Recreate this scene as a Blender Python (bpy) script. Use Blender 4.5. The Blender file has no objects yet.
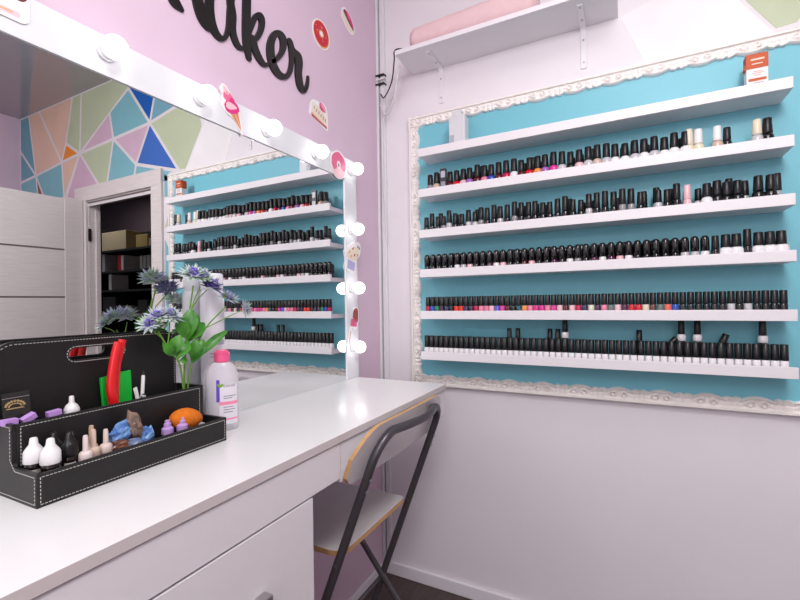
import bpy, bmesh, math, random
from mathutils import Vector, Matrix
random.seed(7)
C = bpy.context.scene.collection
PI = math.pi

# ------------------------------------------------------------------ materials
def lin(c):
    return tuple((x / 12.92 if x <= .04045 else ((x + .055) / 1.055) ** 2.4) for x in c)
MATS = {}
def mat(name, rgb, rough=.5, metal=0, var=0, scale=12, bump=0, bscale=60, emit=0, trans=0, ior=1.45, stretch=None, alpha=1, coat=0, spec=None, var_rgb=None):
    """procedural Principled material; rgb is sRGB 0..1; var mixes a noise towards a second tone"""
    if name in MATS: return MATS[name]
    m = bpy.data.materials.new(name); m.use_nodes = True
    nt = m.node_tree; b = nt.nodes['Principled BSDF']
    col = lin(rgb)
    b.inputs['Base Color'].default_value = (*col, 1)
    b.inputs['Roughness'].default_value = rough
    b.inputs['Metallic'].default_value = metal
    b.inputs['IOR'].default_value = ior
    b.inputs['Coat Weight'].default_value = coat
    if spec is not None: b.inputs['Specular IOR Level'].default_value = spec
    if trans: b.inputs['Transmission Weight'].default_value = trans
    if alpha < 1: b.inputs['Alpha'].default_value = alpha
    if emit:
        b.inputs['Emission Color'].default_value = (*col, 1); b.inputs['Emission Strength'].default_value = emit
    tc = None
    if var or bump:
        tc = nt.nodes.new('ShaderNodeTexCoord'); mp = nt.nodes.new('ShaderNodeMapping')
        nt.links.new(tc.outputs['Object'], mp.inputs['Vector'])
        if stretch: mp.inputs['Scale'].default_value = stretch
    if var:
        n = nt.nodes.new('ShaderNodeTexNoise'); n.inputs['Scale'].default_value = scale; n.inputs['Detail'].default_value = 5
        nt.links.new(mp.outputs['Vector'], n.inputs['Vector'])
        r = nt.nodes.new('ShaderNodeValToRGB')
        c2 = lin(var_rgb) if var_rgb else tuple(max(0, x * (1 - var)) for x in col)
        r.color_ramp.elements[0].position = .3; r.color_ramp.elements[1].position = .7
        r.color_ramp.elements[0].color = (*c2, 1); r.color_ramp.elements[1].color = (*col, 1)
        nt.links.new(n.outputs['Fac'], r.inputs['Fac']); nt.links.new(r.outputs['Color'], b.inputs['Base Color'])
    if bump:
        n2 = nt.nodes.new('ShaderNodeTexNoise'); n2.inputs['Scale'].default_value = bscale; n2.inputs['Detail'].default_value = 4
        nt.links.new(mp.outputs['Vector'], n2.inputs['Vector'])
        bp = nt.nodes.new('ShaderNodeBump'); bp.inputs['Strength'].default_value = bump; bp.inputs['Distance'].default_value = .01
        nt.links.new(n2.outputs['Fac'], bp.inputs['Height']); nt.links.new(bp.outputs['Normal'], b.inputs['Normal'])
    MATS[name] = m
    return m

# ------------------------------------------------------------------ mesh helpers
def link(o, parent=None):
    C.objects.link(o)
    if parent: o.parent = parent
    return o
def obj(name, bm, mats, parent=None, smooth=False, loc=None, bevel=0, seg=2):
    bmesh.ops.remove_doubles(bm, verts=bm.verts, dist=1e-6)
    me = bpy.data.meshes.new(name); bmesh.ops.recalc_face_normals(bm, faces=bm.faces); bm.to_mesh(me); bm.free()
    if not isinstance(mats, (list, tuple)): mats = [mats]
    for m in mats: me.materials.append(m)
    if smooth:
        for p in me.polygons: p.use_smooth = True
        me.set_sharp_from_angle(angle=.75)
    o = bpy.data.objects.new(name, me); link(o, parent)
    if loc: o.location = loc
    if bevel:
        b = o.modifiers.new('edge', 'BEVEL'); b.width = bevel; b.segments = seg; b.limit_method = 'ANGLE'; b.angle_limit = .6
    return o
def tag(o, label=None, cat=None, group=None, kind=None):
    if label: o['label'] = label
    if cat: o['category'] = cat
    if group: o['group'] = group
    if kind: o['kind'] = kind
    return o
def empty(name, loc=(0, 0, 0), rz=0, label=None, cat=None, group=None):
    o = bpy.data.objects.new(name, None); o.location = loc; o.rotation_euler = (0, 0, rz); o.empty_display_size = .05
    return tag(link(o), label, cat, group)
def box(bm, x0, x1, y0, y1, z0, z1, mi=0):
    v = [bm.verts.new(p) for p in ((x0,y0,z0),(x1,y0,z0),(x1,y1,z0),(x0,y1,z0),(x0,y0,z1),(x1,y0,z1),(x1,y1,z1),(x0,y1,z1))]
    for f in ((0,3,2,1),(4,5,6,7),(0,1,5,4),(1,2,6,5),(2,3,7,6),(3,0,4,7)):
        bm.faces.new([v[i] for i in f]).material_index = mi
    return v
def B(*a):
    bm = bmesh.new(); box(bm, *a); return bm
def lathe(bm, prof, c=(0, 0, 0), n=20, mi=0, sx=1, sy=1, a0=0, a1=2*PI, rot=None):
    """rings of (r, z) around the z axis; caps where r > 0 at the ends"""
    full = abs(a1 - a0 - 2*PI) < 1e-6
    rings = []; c = Vector(c); k = n if full else n + 1
    for r, z in prof:
        ring = []
        for i in range(k):
            a = a0 + (a1 - a0) * i / n
            p = Vector((r * math.cos(a) * sx, r * math.sin(a) * sy, z))
            if rot: p = rot @ p
            ring.append(bm.verts.new(p + c))
        rings.append(ring)
    for a, b in zip(rings, rings[1:]):
        for i in range(k if full else k - 1):
            j = (i + 1) % k
            bm.faces.new((a[i], a[j], b[j], b[i])).material_index = mi
    if full:
        if prof[0][0] > 1e-5: bm.faces.new(rings[0][::-1]).material_index = mi
        if prof[-1][0] > 1e-5: bm.faces.new(rings[-1]).material_index = mi
    return rings
def smooth_path(pts, k=6):
    P = [Vector(p) for p in pts]
    if len(P) < 3: return P
    P = [2*P[0]-P[1]] + P + [2*P[-1]-P[-2]]
    out = []
    for i in range(1, len(P)-2):
        p0, p1, p2, p3 = P[i-1:i+3]
        for j in range(k):
            t = j / k
            out.append(.5*((2*p1)+(p2-p0)*t+(2*p0-5*p1+4*p2-p3)*t*t+(3*p1-p0-3*p2+p3)*t**3))
    out.append(P[-2]); return out
def tube(bm, pts, r, n=10, mi=0, r1=None, closed=False):
    P = [Vector(p) for p in pts]; N = len(P); rings = []
    up = None
    for i, p in enumerate(P):
        t = (P[min(i+1, N-1)] - P[max(i-1, 0)]).normalized()
        if up is None:
            up = Vector((0, 0, 1)) if abs(t.z) < .9 else Vector((1, 0, 0))
        s = t.cross(up).normalized(); up = s.cross(t).normalized()
        rr = r if r1 is None else r + (r1 - r) * i / (N - 1)
        rings.append([bm.verts.new(p + s*math.cos(2*PI*k/n)*rr + up*math.sin(2*PI*k/n)*rr) for k in range(n)])
    for a, b in zip(rings, rings[1:]):
        for k in range(n): bm.faces.new((a[k], a[(k+1)%n], b[(k+1)%n], b[k])).material_index = mi
    bm.faces.new(rings[0][::-1]).material_index = mi; bm.faces.new(rings[-1]).material_index = mi
def prism(bm, poly, f, t, mi=0, mside=None):
    """2-D outline -> slab; f(a, b, h) maps outline coordinates and height to 3-D"""
    a = [bm.verts.new(f(x, y, 0)) for x, y in poly]; b = [bm.verts.new(f(x, y, t)) for x, y in poly]
    n = len(poly)
    bm.faces.new(a[::-1]).material_index = mi; bm.faces.new(b).material_index = mi
    for i in range(n):
        bm.faces.new((a[i], a[(i+1)%n], b[(i+1)%n], b[i])).material_index = mi if mside is None else mside
def holed(bm, outer, holes, f, t, mi=0):
    """slab with holes, filled by Blender's 2-D curve fill"""
    cu = bpy.data.curves.new('tmp', 'CURVE'); cu.dimensions = '2D'; cu.fill_mode = 'BOTH'; cu.extrude = .5
    for loop in [outer] + holes:
        s = cu.splines.new('POLY'); s.points.add(len(loop)-1); s.use_cyclic_u = True
        for p, (x, y) in zip(s.points, loop): p.co = (x, y, 0, 1)
    o = bpy.data.objects.new('tmp', cu); C.objects.link(o)
    dg = bpy.context.evaluated_depsgraph_get(); me = bpy.data.meshes.new_from_object(o.evaluated_get(dg))
    vs = [bm.verts.new(f(v.co.x, v.co.y, (v.co.z + .5) * t)) for v in me.vertices]
    for p in me.polygons:
        try: bm.faces.new([vs[i] for i in p.vertices]).material_index = mi
        except ValueError: pass
    bpy.data.objects.remove(o); bpy.data.curves.remove(cu); bpy.data.meshes.remove(me)
    bmesh.ops.remove_doubles(bm, verts=bm.verts, dist=1e-5)
def text_mesh(bm, s, size, f, mi=0, thick=.0004, align='LEFT'):
    cu = bpy.data.curves.new('tmp', 'FONT'); cu.body = s; cu.size = size; cu.align_x = align; cu.extrude = thick; cu.resolution_u = 3
    o = bpy.data.objects.new('tmp', cu); C.objects.link(o)
    dg = bpy.context.evaluated_depsgraph_get(); me = bpy.data.meshes.new_from_object(o.evaluated_get(dg))
    vs = [bm.verts.new(f(*v.co)) for v in me.vertices]
    for p in me.polygons:
        try: bm.faces.new([vs[i] for i in p.vertices]).material_index = mi
        except ValueError: pass
    bpy.data.objects.remove(o); bpy.data.curves.remove(cu); bpy.data.meshes.remove(me)
def ellipse(cx, cy, a, b, n=24, rot=0):
    return [(cx + a*math.cos(t)*math.cos(rot) - b*math.sin(t)*math.sin(rot), cy + a*math.cos(t)*math.sin(rot) + b*math.sin(t)*math.cos(rot)) for t in (2*PI*i/n for i in range(n))]
def rrect(x0, x1, y0, y1, r, n=5):
    out = []
    for cx, cy, a in ((x1-r, y1-r, 0), (x0+r, y1-r, PI/2), (x0+r, y0+r, PI), (x1-r, y0+r, 1.5*PI)):
        out += [(cx + r*math.cos(a + PI/2*i/n), cy + r*math.sin(a + PI/2*i/n)) for i in range(n+1)]
    return out
def inset(poly, d):
    """shrink a convex outline by d"""
    n = len(poly); A = sum(poly[i][0]*poly[(i+1)%n][1]-poly[(i+1)%n][0]*poly[i][1] for i in range(n))
    if A < 0: poly = poly[::-1]
    L = []
    for i in range(n):
        p, q = Vector(poly[i]), Vector(poly[(i+1)%n]); t = (q-p).normalized(); nn = Vector((-t.y, t.x)); L.append((p+nn*d, t))
    out = []
    for i in range(n):
        (p, t), (q, s) = L[i-1], L[i]
        den = t.x*s.y - t.y*s.x
        if abs(den) < 1e-6: out.append(tuple(q)); continue
        k = ((q.x-p.x)*s.y - (q.y-p.y)*s.x) / den; out.append(tuple(p + t*k))
    return out
def copy_tree(o, parent=None):
    c = o.copy(); C.objects.link(c)
    if parent: c.parent = parent
    for ch in list(o.children): copy_tree(ch, c)
    return c
ORD = ['', 'first', 'second', 'third', 'fourth', 'fifth', 'sixth', 'seventh', 'eighth', 'ninth', 'tenth', 'eleventh', 'twelfth', 'thirteenth', 'fourteenth', 'fifteenth', 'sixteenth', 'seventeenth', 'eighteenth', 'nineteenth', 'twentieth']
TENS = {2: 'twenty', 3: 'thirty', 4: 'forty', 5: 'fifty', 6: 'sixty'}
def ordinal(n):
    if n <= 20: return ORD[n]
    t, u = divmod(n, 10)
    return TENS[t] + '-' + ORD[u] if u else TENS[t][:-1] + 'ieth'

# ------------------------------------------------------------------ setting (wall_left: y = 0, wall_right: x = 0, floor: z = 0)
XL, YB, H = -3.7, -3.49, 2.79
M_pink = mat('pink_wall_paint', (.865, .765, .84), .6, var=.06, scale=3, bump=.03, bscale=250)
M_wall = mat('white_wall_paint', (.905, .885, .905), .55, var=.04, scale=2.5, bump=.04, bscale=180)
M_trim = mat('white_trim', (.90, .89, .91), .4)
M_duct = mat('grey_white_plastic', (.87, .865, .885), .4)
M_dark = mat('dark_gap', (.52, .51, .54), .7)
M_floor = mat('dark_wood_planks', (.33, .27, .26), .35, var=.45, scale=6, stretch=(1, 14, 1), bump=.1, bscale=20)
M_ceil = mat('glossy_stretch_ceiling', (.62, .595, .61), .10, spec=1.0, coat=.6)
M_white = mat('white_laminate', (.91, .905, .91), .3, coat=.15)

def struct(name, bm, m, **k): return tag(obj(name, bm, m, **k), kind='structure')
struct('floor', B(XL, 2.0, -6.0, 0, -.05, 0), M_floor)
struct('ceiling', B(XL, 0.12, YB, 0.1, H, H + .04), M_ceil)
struct('wall_left', B(XL, .075, 0, .1, 0, H), M_pink)
struct('wall_back', B(XL, 0, YB - .1, YB, 0, H), M_pink)
struct('wall_front', B(XL - .1, XL, YB - .1, .1, 0, H), M_wall)
DY0, DY1, DZ = -2.51, -1.715, 2.0            # door opening in the right wall
bm = bmesh.new()
box(bm, 0, .075, DY1, 0, 0, H); box(bm, 0, .075, YB, DY0, 0, H); box(bm, 0, .075, DY0, DY1, DZ, H)
wr = struct('wall_right', bm, M_wall)
# painted facets high on the right wall, with white lines left between them
FC = {'sea': (.42, .63, .70), 'peach': (.90, .76, .68), 'sage': (.74, .78, .66), 'rose': (.83, .70, .78), 'aqua': (.50, .72, .77), 'royal': (.24, .42, .74), 'deep': (.05, .36, .70),
      'orange': (.93, .56, .13), 'brown': (.55, .33, .27), 'steel': (.46, .66, .74), 'white': (.935, .92, .93), 'lilac': (.872, .85, .88), 'line': (.88, .86, .87)}
FM = [mat('paint_' + k, v, .5, var=.08, scale=5) for k, v in FC.items()]; FI = {k: i for i, k in enumerate(FC)}
h1, h2, h3, o1, ap, h4, l1, h5, h6 = (-3.237, 2.284), (-2.841, 2.327), (-2.589, 2.351), (-2.779, 2.459), (-1.986, 2.685), (-1.76, 2.405), (-2.208, 2.57), (-2.164, 2.378), (-1.911, 2.163)
bq, gb, gr = (-1.475, 2.052), (-1.415, 2.046), (-1.26, 2.28)
FACETS = [('sea', [(-3.49, 2.79), (-3.345, 2.79), h1, (-3.49, 2.523)]), ('sea', [(-3.49, 2.523), h1, (-3.49, 2.262)]), ('aqua', [(-3.49, 2.262), h1, (-3.19, 2.0), (-3.49, 2.0)]),
  ('peach', [(-3.345, 2.79), (-3.18, 2.79), h2, h1]), ('peach', [(-3.18, 2.79), (-2.68, 2.79), o1, h2]), ('sage', [(-2.68, 2.79), (-2.56, 2.79), h3, o1]), ('orange', [o1, h3, h2]),
  ('sage', [(-2.56, 2.79), (-1.88, 2.79), ap, h3]), ('rose', [h3, l1, h5]), ('aqua', [l1, ap, h4, h5]), ('sage', [h3, h5, (-2.27, 2.0), (-2.35, 2.09)]), ('aqua', [h5, h6, (-1.96, 2.0), (-2.27, 2.0)]),
  ('rose', [h5, h4, h6]), ('royal', [h4, bq, h6]), ('deep', [ap, (-1.88, 2.79), (-1.64, 2.79), h4]), ('steel', [h4, (-1.64, 2.79), (-1.3, 2.79), (-1.3, 2.49)]), ('sage', [h4, (-1.3, 2.49), gr, gb, bq]),
  ('aqua', [h6, bq, (-1.57, 2.046), (-1.57, 2.0), (-1.96, 2.0)]), ('rose', [h3, (-2.35, 2.09), (-2.35, 2.0), (-2.81, 2.0)]), ('peach', [h2, h3, (-2.81, 2.05)]), ('aqua', [h1, h2, (-2.81, 2.0), (-3.05, 2.0)]), ('brown', [h1, (-3.05, 2.0), (-3.19, 2.0)]),
  ('aqua', [(-1.63, 1.9), (-1.57, 1.9), (-1.57, 2.04), (-1.63, 2.07)]), ('sage', [(-1.63, 1.72), (-1.57, 1.62), (-1.57, 1.86)]), ('aqua', [(-1.63, 1.68), (-1.57, 1.58), (-1.57, 1.05), (-1.63, 1.05)])]
bm = bmesh.new()
ly = bm.faces.new([bm.verts.new((-.0006, y, z)) for y, z in ((YB, 1.95), (-1.57, 1.95), (-1.57, 2.046), gb, gr, (-1.3, 2.49), (-1.3, H), (YB, H))]); ly.material_index = FI['line']
for k, p in FACETS:
    q = inset(p, .011); n = len(q)
    prism(bm, q, lambda a, b, h: (-.0006 - h, a, b), .0012, FI[k])
prism(bm, [(-.994, 2.226), (-1.24, 2.30), gr, gb, (-1.40, 2.042), (-1.07, 2.042)], lambda a, b, h: (-h, a, b), .0012, FI['white'])
obj('painted_facets', bm, FM, wr)
struct('baseboard_right', B(-.014, 0, DY1 + .1, -.0, 0, .055), M_trim, bevel=.004)
struct('baseboard_left', B(-2.4, -.014, -.014, 0, 0, .055), M_trim, bevel=.004)
# white cable duct up the corner
bm = bmesh.new(); box(bm, -.020, 0, -.012, 0, .055, H); box(bm, -.014, 0, -.042, -.018, .055, H)
struct('trim_1', bm, M_duct, bevel=.003)
struct('trim_2', B(-.005, 0, -.018, -.012, .055, H), M_dark)

# door in the right wall (seen in the mirror): casing, jamb and a leaf swung open
M_ash = mat('pale_ash_veneer', (.88, .845, .84), .5, var=.12, scale=8, stretch=(1, 1, 16))
M_ashh = mat('pale_ash_veneer_across', (.89, .86, .855), .5, var=.14, scale=8, stretch=(1, 1, 22))
M_groove = mat('taupe_groove', (.45, .41, .41), .5)
M_steel = mat('brushed_steel', (.70, .69, .70), .3, .9)
bm = bmesh.new()
for y0, y1 in ((DY0 - .12, DY0 + .02), (DY1 - .02, DY1 + .085)): box(bm, -.018, 0, y0, y1, 0, DZ + .09)
box(bm, -.02, 0, DY0 - .12, DY1 + .085, DZ - .012, DZ + .09)
box(bm, -.0, .08, DY0 - .002, DY0 + .022, 0, DZ); box(bm, 0, .08, DY1 - .022, DY1 + .002, 0, DZ); box(bm, 0, .08, DY0, DY1, DZ - .02, DZ + .002)
box(bm, .045, .075, DY0 + .022, DY0 + .034, 0, DZ - .02); box(bm, .045, .075, DY1 - .034, DY1 - .022, 0, DZ - .02)
dc = struct('door_2', bm, M_ash, bevel=.002)
obj('door_seal', B(-.004, .078, DY0 + .022, DY1 - .022, DZ - .030, DZ - .0205), mat('brown_seal', (.42, .36, .33), .6), dc)
obj('hinge', B(-.006, .012, DY0 + .028, DY0 + .034, 1.70, 1.79), mat('bronze_hinge', (.33, .27, .25), .4, .8), dc)
ld = empty('door_1', (-.022, DY0 - .004, .012)); tag(ld, kind='structure')
bm = bmesh.new()
box(bm, -.115, 0, -.038, 0, .008, 1.985); box(bm, -.82, -.705, -.038, 0, .008, 1.985)
obj('door_stile', bm, M_ash, ld, bevel=.002)
bm = bmesh.new(); zs = [.008, .30, .64, .965, 1.292, 1.622, 1.985]
for a, b in zip(zs, zs[1:]): box(bm, -.705, -.115, -.036, -.002, a, b - .012)
obj('door_panel', bm, M_ashh, ld)
bm = bmesh.new()
for z in zs[1:-1]: box(bm, -.705, -.115, -.034, -.004, z - .012, z)
obj('door_groove', bm, M_groove, ld)
bm = bmesh.new(); lathe(bm, [(.024, 0), (.024, .008), (.009, .012), (.009, .045)], (-.765, 0, 1.0), rot=Matrix.Rotation(-PI/2, 3, 'X')); tube(bm, [(-.765, .042, 1.0), (-.64, .042, 1.0)], .009)
obj('door_handle', bm, M_steel, ld, True)

# dim store room beyond the door
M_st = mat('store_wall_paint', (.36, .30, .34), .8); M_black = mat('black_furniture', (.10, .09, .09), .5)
SX = 1.45
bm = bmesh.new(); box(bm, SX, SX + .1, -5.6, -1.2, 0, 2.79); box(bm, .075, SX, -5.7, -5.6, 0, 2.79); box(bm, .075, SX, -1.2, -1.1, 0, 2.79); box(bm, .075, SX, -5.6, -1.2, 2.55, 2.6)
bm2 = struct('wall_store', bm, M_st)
sh = empty('storage_shelf', (1.2, -3.6, 0), label='dark storage shelving full of goods beyond the open doorway', cat='shelving')
bm = bmesh.new()
for y in (-5.0, -4.25, -2.85, -2.2): box(bm, -.3, .2, y + 3.6 - .012, y + 3.6 + .012, .0, 2.1)
obj('upright', bm, M_black, sh)
for z in (.45, .80, 1.40, 1.60, 1.82):
    obj('shelf_board', B(-.3, .2, -1.4, 1.4, z - .02, z), M_black, sh)
obj('counter_board', B(-.38, .2, -1.4, 1.4, 1.12, 1.15), mat('cream_counter', (.78, .72, .66), .4), sh)
obj('back_panel', B(.2, .21, -1.4, 1.4, 0, 2.1), M_black, sh)
def goods(name, rows, label, cat, group=None):
    for (y0, y1, z0, z1, col, lab) in rows:
        o = obj(name, B(-.09, .09, -(y1-y0)/2, (y1-y0)/2, 0, z1-z0), mat('goods_%02d%02d%02d' % tuple(int(c*99) for c in col), col, .6), loc=(1.02, (y0+y1)/2, z0), bevel=.003)
        tag(o, lab, cat, group)
goods('storage_box', [(-4.08, -3.64, 1.821, 2.02, (.72, .66, .55), 'long cream box on the top shelf of the store room'), (-3.47, -3.28, 1.821, 1.95, (.72, .62, .38), 'yellow carton on the top store shelf beside the cream box'),
  (-3.26, -3.11, 1.821, 1.90, (.66, .60, .52), 'small beige carton at the end of the top store shelf'), (-4.07, -3.84, 1.151, 1.33, (.17, .15, .16), 'black box on the pale counter of the store room'), (-3.72, -3.56, 1.151, 1.235, (.45, .42, .40), 'grey tub on the pale counter of the store room'),
  (-3.45, -3.3, 1.151, 1.29, (.20, .20, .20), 'dark canister on the pale counter of the store room')], '', 'box')
goods('binder', [(-3.79, -3.735, 1.601, 1.765, (.72, .08, .10), 'red binder on the middle shelf of the store room'), (-3.73, -3.69, 1.601, 1.76, (.85, .83, .82), 'white binder standing beside the red binder'),
  (-3.96, -3.91, 1.401, 1.57, (.88, .86, .85), 'single white binder on the shelf below the red one'), (-4.08, -4.03, 1.601, 1.79, (.70, .68, .70), 'grey binder at the far end of the middle shelf')]
  + [(-3.41 + i*.058, -3.365 + i*.058, 1.601, 1.735, (.62 - .04*(i % 2), .60, .60), '%s of the five grey files counted from the red binder' % ORD[i+1]) for i in range(5)], '', 'binder')

# ------------------------------------------------------------------ framed turquoise panel with shelves on the right wall
M_teal = mat('turquoise_board', (.47, .755, .815), .45, var=.05, scale=2, bump=.05, bscale=120)
M_orn = mat('carved_white_moulding', (.95, .93, .915), .5, var=.05, scale=40)
FY0, FY1, FZ0, FZ1 = -1.555, -.163, .868, 2.036       # outer edge of the frame
pan = empty('framed_display', (0, (FY0+FY1)/2, FZ0), label='turquoise display panel in a carved white frame on the white wall', cat='display panel')
cy = (FY0+FY1)/2
obj('backboard', B(-.012, -.001, FY0 + .02 - cy, FY1 - .02 - cy, .02, FZ1 - FZ0 - .02), M_teal, pan)
def moulding(L, f):
    """carved strip: s along, w inward from the outer edge, h height off the wall"""
    bm = bmesh.new(); W = .040; ns = int(L / .0035); per = .128
    def hgt(s, w, e):
        if w < .003: return .020 + w * 2
        if w < .010: return .024
        if w < .013: return .0150
        t = (w - .013) / max(1e-4, (W + e - .013)); q = (s % per) / per; h = .0150
        if q < .62:   # arching leaf: a raised crest along the edge, two curls below it
            u = q / .62
            h += .011 * math.exp(-((t - .86) / .10) ** 2) + .006 * math.exp(-((t - (.25 + .45 * math.sin(PI * u))) / .10) ** 2) * abs(math.cos(u * 9))
            for cu_, ct, rr in ((.27, .40, .20), (.70, .36, .17)):
                d = math.hypot((u - cu_) * 1.9, t - ct); h += .010 * math.exp(-((d - rr) / .07) ** 2) + .007 * math.exp(-(d / .06) ** 2)
        else:         # shell of small lobes
            u = (q - .62) / .38; h += .010 * abs(math.sin(PI * u * 3)) ** .6 * (0.3 + t * .7) - .004 * math.exp(-((t - .5) / .06) ** 2)
        return h * (1 if t < .93 else 1 - (t - .93) * 3)
    def edge(s):
        q = (s % per) / per
        return .011 * math.sin(PI * q / .62) ** .8 if q < .62 else .0025 + .004 * abs(math.sin(PI * (q - .62) / .38 * 2))
    ws = [0, .003, .0095, .0105, .0131, .0155, .018, .0205, .023, .0255, .028, .0305, .033, .0355, .038, 1]
    grid = []
    for i in range(ns + 1):
        s = L * i / ns; e = edge(s); row = []
        row.append(bm.verts.new(f(s, 0, 0)))
        for w in ws:
            ww = W + e if w == 1 else (.0131 + (w - .0131) * (W + e - .0131) / (W - .0131) if w > .0131 else w)
            row.append(bm.verts.new(f(s, ww, hgt(s, ww, e))))
        row.append(bm.verts.new(f(s, W + e, 0)))
        grid.append(row)
    for a, b in zip(grid, grid[1:]):
        for k in range(len(a) - 1): bm.faces.new((a[k], a[k+1], b[k+1], b[k]))
    bm.faces.new(grid[0]); bm.faces.new(grid[-1][::-1])
    return bm
HH = FZ1 - FZ0; LL = FY1 - FY0
for L, f in ((LL, lambda s, w, h: (-h - .0005, FY1 - cy - s, HH - w)), (LL, lambda s, w, h: (-h - .0009, FY1 - cy - s, w)), (HH, lambda s, w, h: (-h - .0013, FY1 - cy - w, s)), (HH, lambda s, w, h: (-h - .0017, FY0 - cy + w, s))):
    obj('carved_moulding', moulding(L, f), M_orn, pan, smooth=True)

# six white ledge shelves with a low front lip
SY0, SY1 = -1.425, -.255
SZ = [1.852, 1.687, 1.521, 1.361, 1.192, 1.028]       # top of the lip
LIP = .014
M_shelf = mat('white_shelf_board', (.90, .885, .90), .45)
for i, z in enumerate(SZ):
    bm = bmesh.new(); c0 = (SY0+SY1)/2
    poly = [(-.0125, -.033), (-.126, -.033), (-.126, 0), (-.115, 0), (-.115, -LIP), (-.0125, -LIP)]
    prism(bm, poly, lambda a, b, h: (a, SY0 - c0 + h, b), SY1 - SY0)
    o = obj('ledge_shelf', bm, M_shelf, loc=(0, c0, z), bevel=.0015)
    what = ['holding only a frosted container and a boxed product', 'holding wide polish bottles and white caps', 'holding slim black polish bottles', 'holding dome-capped polish bottles', 'holding the most colourful polish bottles', 'holding white polish bottles with tall black caps'][i]
    tag(o, 'white ledge shelf %s, %s from the top' % (what, ORD[i+1]), 'shelf', 'ledge shelves on the turquoise panel')

# polish bottles -------------------------------------------------------------
M_cap = mat('black_bottle_cap', (.075, .075, .085), .35)
M_capg = mat('gloss_black_cap', (.05, .05, .055), .12, coat=.5)
PC = {'black': (.07, .07, .08), 'dark red': (.33, .06, .10), 'white': (.90, .89, .90), 'red': (.78, .07, .13), 'crimson': (.70, .08, .28), 'pink': (.88, .50, .62), 'pale pink': (.90, .72, .75), 'magenta': (.82, .20, .55),
      'purple': (.60, .38, .68), 'blue': (.16, .30, .68), 'violet': (.38, .36, .85), 'green': (.05, .50, .36), 'orange': (.88, .55, .28), 'scarlet': (.86, .18, .10), 'navy': (.16, .15, .32), 'plum': (.30, .10, .24), 'cream': (.87, .83, .74),
      'grey': (.55, .54, .56), 'beige': (.78, .68, .62), 'yellow': (.85, .68, .25), 'teal': (.10, .33, .38), 'brown': (.35, .22, .18), 'clear': (.75, .74, .76), 'grey-green': (.38, .45, .43), 'coral': (.88, .40, .34), 'silver': (.66, .66, .68)}
def pm(c): return mat('polish_' + c.replace(' ', '_'), PC[c], .15, coat=.4)
MESH = {}
def bottle_meshes(shape, col, capc):
    key = (shape, col, capc)
    if key in MESH: return MESH[key]
    # profile radii in metres: body, cap
    P = {'slab': ([(.0098, 0), (.0103, .002), (.0103, .026), (.0092, .0295), (.006, .0305)], [(.0100, .030), (.0104, .031), (.0098, .0765), (.0088, .077)]),
         'mini': ([(.0095, 0), (.0100, .002), (.0100, .028), (.0088, .032), (.006, .0335)], [(.0098, .033), (.0100, .034), (.0090, .0695), (.0082, .0702)]),
         'wide': ([(.0130, 0), (.0160, .003), (.0168, .018), (.0150, .029), (.0105, .034), (.008, .036)], [(.0118, .035), (.0124, .037), (.0108, .0790), (.0098, .0800)]),
         'slim': ([(.0105, 0), (.0118, .002), (.0118, .030), (.0100, .035), (.006, .036)], [(.0104, .0355), (.0108, .0365), (.0096, .0840), (.0088, .0848)]),
         'stub': ([(.0110, 0), (.0122, .002), (.0122, .026), (.0100, .031), (.006, .032)], [(.0100, .0315), (.0104, .0325), (.0092, .0710), (.0084, .0718)]),
         'dome': ([(.0105, 0), (.0115, .002), (.0115, .024), (.0095, .027)], [(.0112, .0265), (.0121, .0275), (.0121, .060), (.0110, .067), (.0080, .0725), (.0034, .0748), (0, .0752)]),
         'fat': ([(.0145, 0), (.0172, .003), (.0175, .022), (.0160, .030), (.010, .034), (.008, .035)], [(.0125, .0345), (.0130, .036), (.0116, .0725), (.0106, .0732)]),
         'squat': ([(.0115, 0), (.0128, .002), (.0128, .016), (.0110, .021), (.007, .022)], [(.0094, .0215), (.0098, .0225), (.0086, .0710), (.0078, .0718)]),
         'tall': ([(.0085, 0), (.0090, .002), (.0090, .050), (.007, .056)], [(.0090, .0555), (.0094, .057), (.0084, .1095), (.0076, .110)])}[shape]
    out = []
    sq = shape in ('slab', 'mini', 'fat')
    for k, (pr, m) in enumerate(zip(P, (pm(col), {'black': M_cap, 'gloss': M_capg}.get(capc) or pm(capc)))):
        b = bmesh.new(); n = 14
        rings = lathe(b, pr, (0, 0, 0), n)
        if sq and k == 0:   # squarish shoulders
            for v in b.verts:
                r = math.hypot(v.co.x, v.co.y)
                if r > .0075:
                    a = math.atan2(v.co.y, v.co.x); q = max(abs(math.cos(a)), abs(math.sin(a))); g = min(1.13, 1 / q); v.co.x *= g * .97; v.co.y *= g * .97
        bmesh.ops.remove_doubles(b, verts=b.verts, dist=1e-6); bmesh.ops.recalc_face_normals(b, faces=b.faces)
        me = bpy.data.meshes.new('polish_' + ('cap' if k else 'body')); b.to_mesh(me); b.free(); me.materials.append(m)
        for p in me.polygons: p.use_smooth = len(p.vertices) < 6
        out.append(me)
    MESH[key] = out; return out
count = 0
def bottle(shape, col, capc, x, y, z, label, group, rot=None):
    bme, cme = bottle_meshes(shape, col, capc)
    o = bpy.data.objects.new('nail_polish_bottle', bme); C.objects.link(o); o.location = (x, y, z); o.rotation_euler = rot or (0, 0, random.uniform(-.12, .12))
    c = bpy.data.objects.new('bottle_cap', cme); C.objects.link(c); c.parent = o
    return tag(o, label, 'bottle', group)
SHN = ['', 'second', 'third', 'fourth', 'fifth', 'bottom']
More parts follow.
